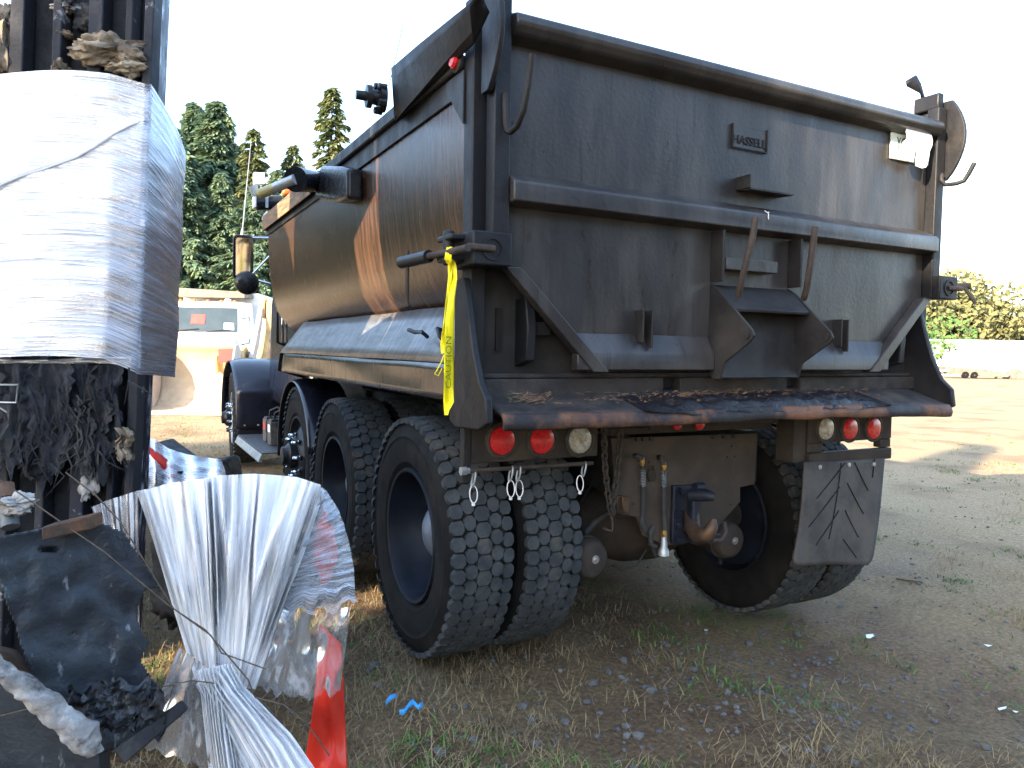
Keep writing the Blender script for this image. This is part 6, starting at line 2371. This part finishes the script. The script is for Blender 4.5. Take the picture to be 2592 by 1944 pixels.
# low wrapped bundle further back beside the wreck
z2b = Z(0, 650, .4219)
lb_ = thing("low_bundle", "low film-wrapped bundle with a red strip beyond the wreck's foot", "bundle", tuple(P(420, 1235, 'Z', 0)))
def lbp(x, y, d):
    return D(*z2b(x, y), d)
m = MB()
m.prism([lbp(880, 1120, 6.4), lbp(1080, 1280, 6.0), lbp(1310, 1230, 6.3), lbp(1340, 1420, 6.2), lbp(880, 1520, 6.0)], AWAY * .5)
m.build("load", "char_black", lb_, bevel=.03)
def lbf(u, v):
    a = [(870, 1085), (930, 1095), (1010, 1150), (1120, 1185), (1240, 1205), (1325, 1215), (1350, 1280)]
    t = u * 6
    i = min(5, int(t))
    q = t - i
    x, y = a[i][0] + (a[i + 1][0] - a[i][0]) * q, a[i][1] + (a[i + 1][1] - a[i][1]) * q
    return lbp(x + 25 * v * u, y + (330 - 130 * u) * v, 6.15 - .25 * math.sin(math.pi * v * .6) + .03 * nz(u * 8, v * 6) + .02 * math.sin(u * 30))
m = MB()
m.grid(lbf, 70, 30)
m.build("film_cover", "film_wrap", lb_, smooth=75)
m = MB()
m.tube([lbp(890, 1150, 6.02), lbp(940, 1195, 6.0), lbp(1000, 1250, 6.0), lbp(1050, 1330, 5.98)], [.02, .035, .04, .03], 8, flat=.35)
m.build("red_strip", "red_plastic", lb_, smooth=60)

# ================================================================== litter
def scrap(name, pts, mat, label, cat, thick=.002, lift=.012):
    m = MB()
    ps = []
    for (px, py, dz) in pts:
        p = P(px, py, 'Z', -.02)
        p.z = gz(p.x, p.y) + lift + dz
        ps.append(p)
    if len(ps) > 2 and cat != "ribbon":
        m.prism(ps, (0, 0, thick))
    else:
        n = len(ps)
        for i, p in enumerate(ps):
            w = Vector((.002, .006, .009 * (1 if i % 2 else .7)))
            m.v += [p - w, p + w]
        m.f = [(2 * i, 2 * i + 1, 2 * i + 3, 2 * i + 2) for i in range(n - 1)]
    o = m.build(name, mat, origin=tuple(ps[0]), smooth=60, solid=.001 if cat == "ribbon" else 0)
    return tag(o, label, cat)
scrap("ribbon_scrap", [(*zc(370, 915), .004), (*zc(400, 920), .008), (*zc(430, 895), .02), (*zc(455, 880), .024), (*zc(485, 905), .016), (*zc(515, 890), .02)], "blue_ribbon", "bright blue ribbon scrap crumpled on the ground", "ribbon")
scrap("ribbon_scrap", [(*zc(285, 855), .004), (*zc(310, 840), .015), (*zc(340, 830), .018), (*zc(355, 825), .01)], "blue_ribbon", "short blue ribbon piece left of the bright blue ribbon", "ribbon")
for pts, lab in (([(1180, 715), (1225, 712), (1232, 725), (1205, 740), (1185, 735)], "white paper shard nearest the right rear tyre"),
                 ([(1895, 797), (1945, 805), (1920, 812)], "thin white shard at mid right of the lot"),
                 ([(1980, 1150), (2035, 1135), (2030, 1148), (1990, 1162)], "white shard at the right edge beside a small one"),
                 ([(2070, 1160), (2105, 1165), (2090, 1172)], "small white shard at the right edge"),
                 ([(200, 735), (222, 735), (220, 742), (201, 742)], "tiny white shard in front of the right inner tyre")):
    scrap("paper_shard", [(*ze(x, y), 0) for x, y in pts], "scrap_white", lab, "litter", .002)
m = MB()
tw = []
for (x, y, h_) in ((560, 1225, .05), (530, 1260, .045), (530, 1320, .03), (545, 1400, .012), (555, 1445, .004)):
    p = P(*ze(x, y), 'Z', -.08)
    p.z = gz(p.x, p.y) + h_ * .6 + .004
    tw.append(p)
m.tube(tw, .0035, 6)
tag(m.build("twig", "straw", origin=tuple(tw[0]), smooth=60), "curved pale twig lying on the bare dirt", "twig")
m = MB()
tw = [P(*ze(x, y), 'Z', -.09) + Vector((0, 0, .014)) for x, y in ((1360, 475), (1420, 485), (1520, 503))]
for p in tw:
    p.z = gz(p.x, p.y) + .008
m.tube(tw, .006, 6)
tag(m.build("stick", "bark", origin=tuple(tw[0]), smooth=60), "straight dark stick on the lot right of the mud flap", "stick")
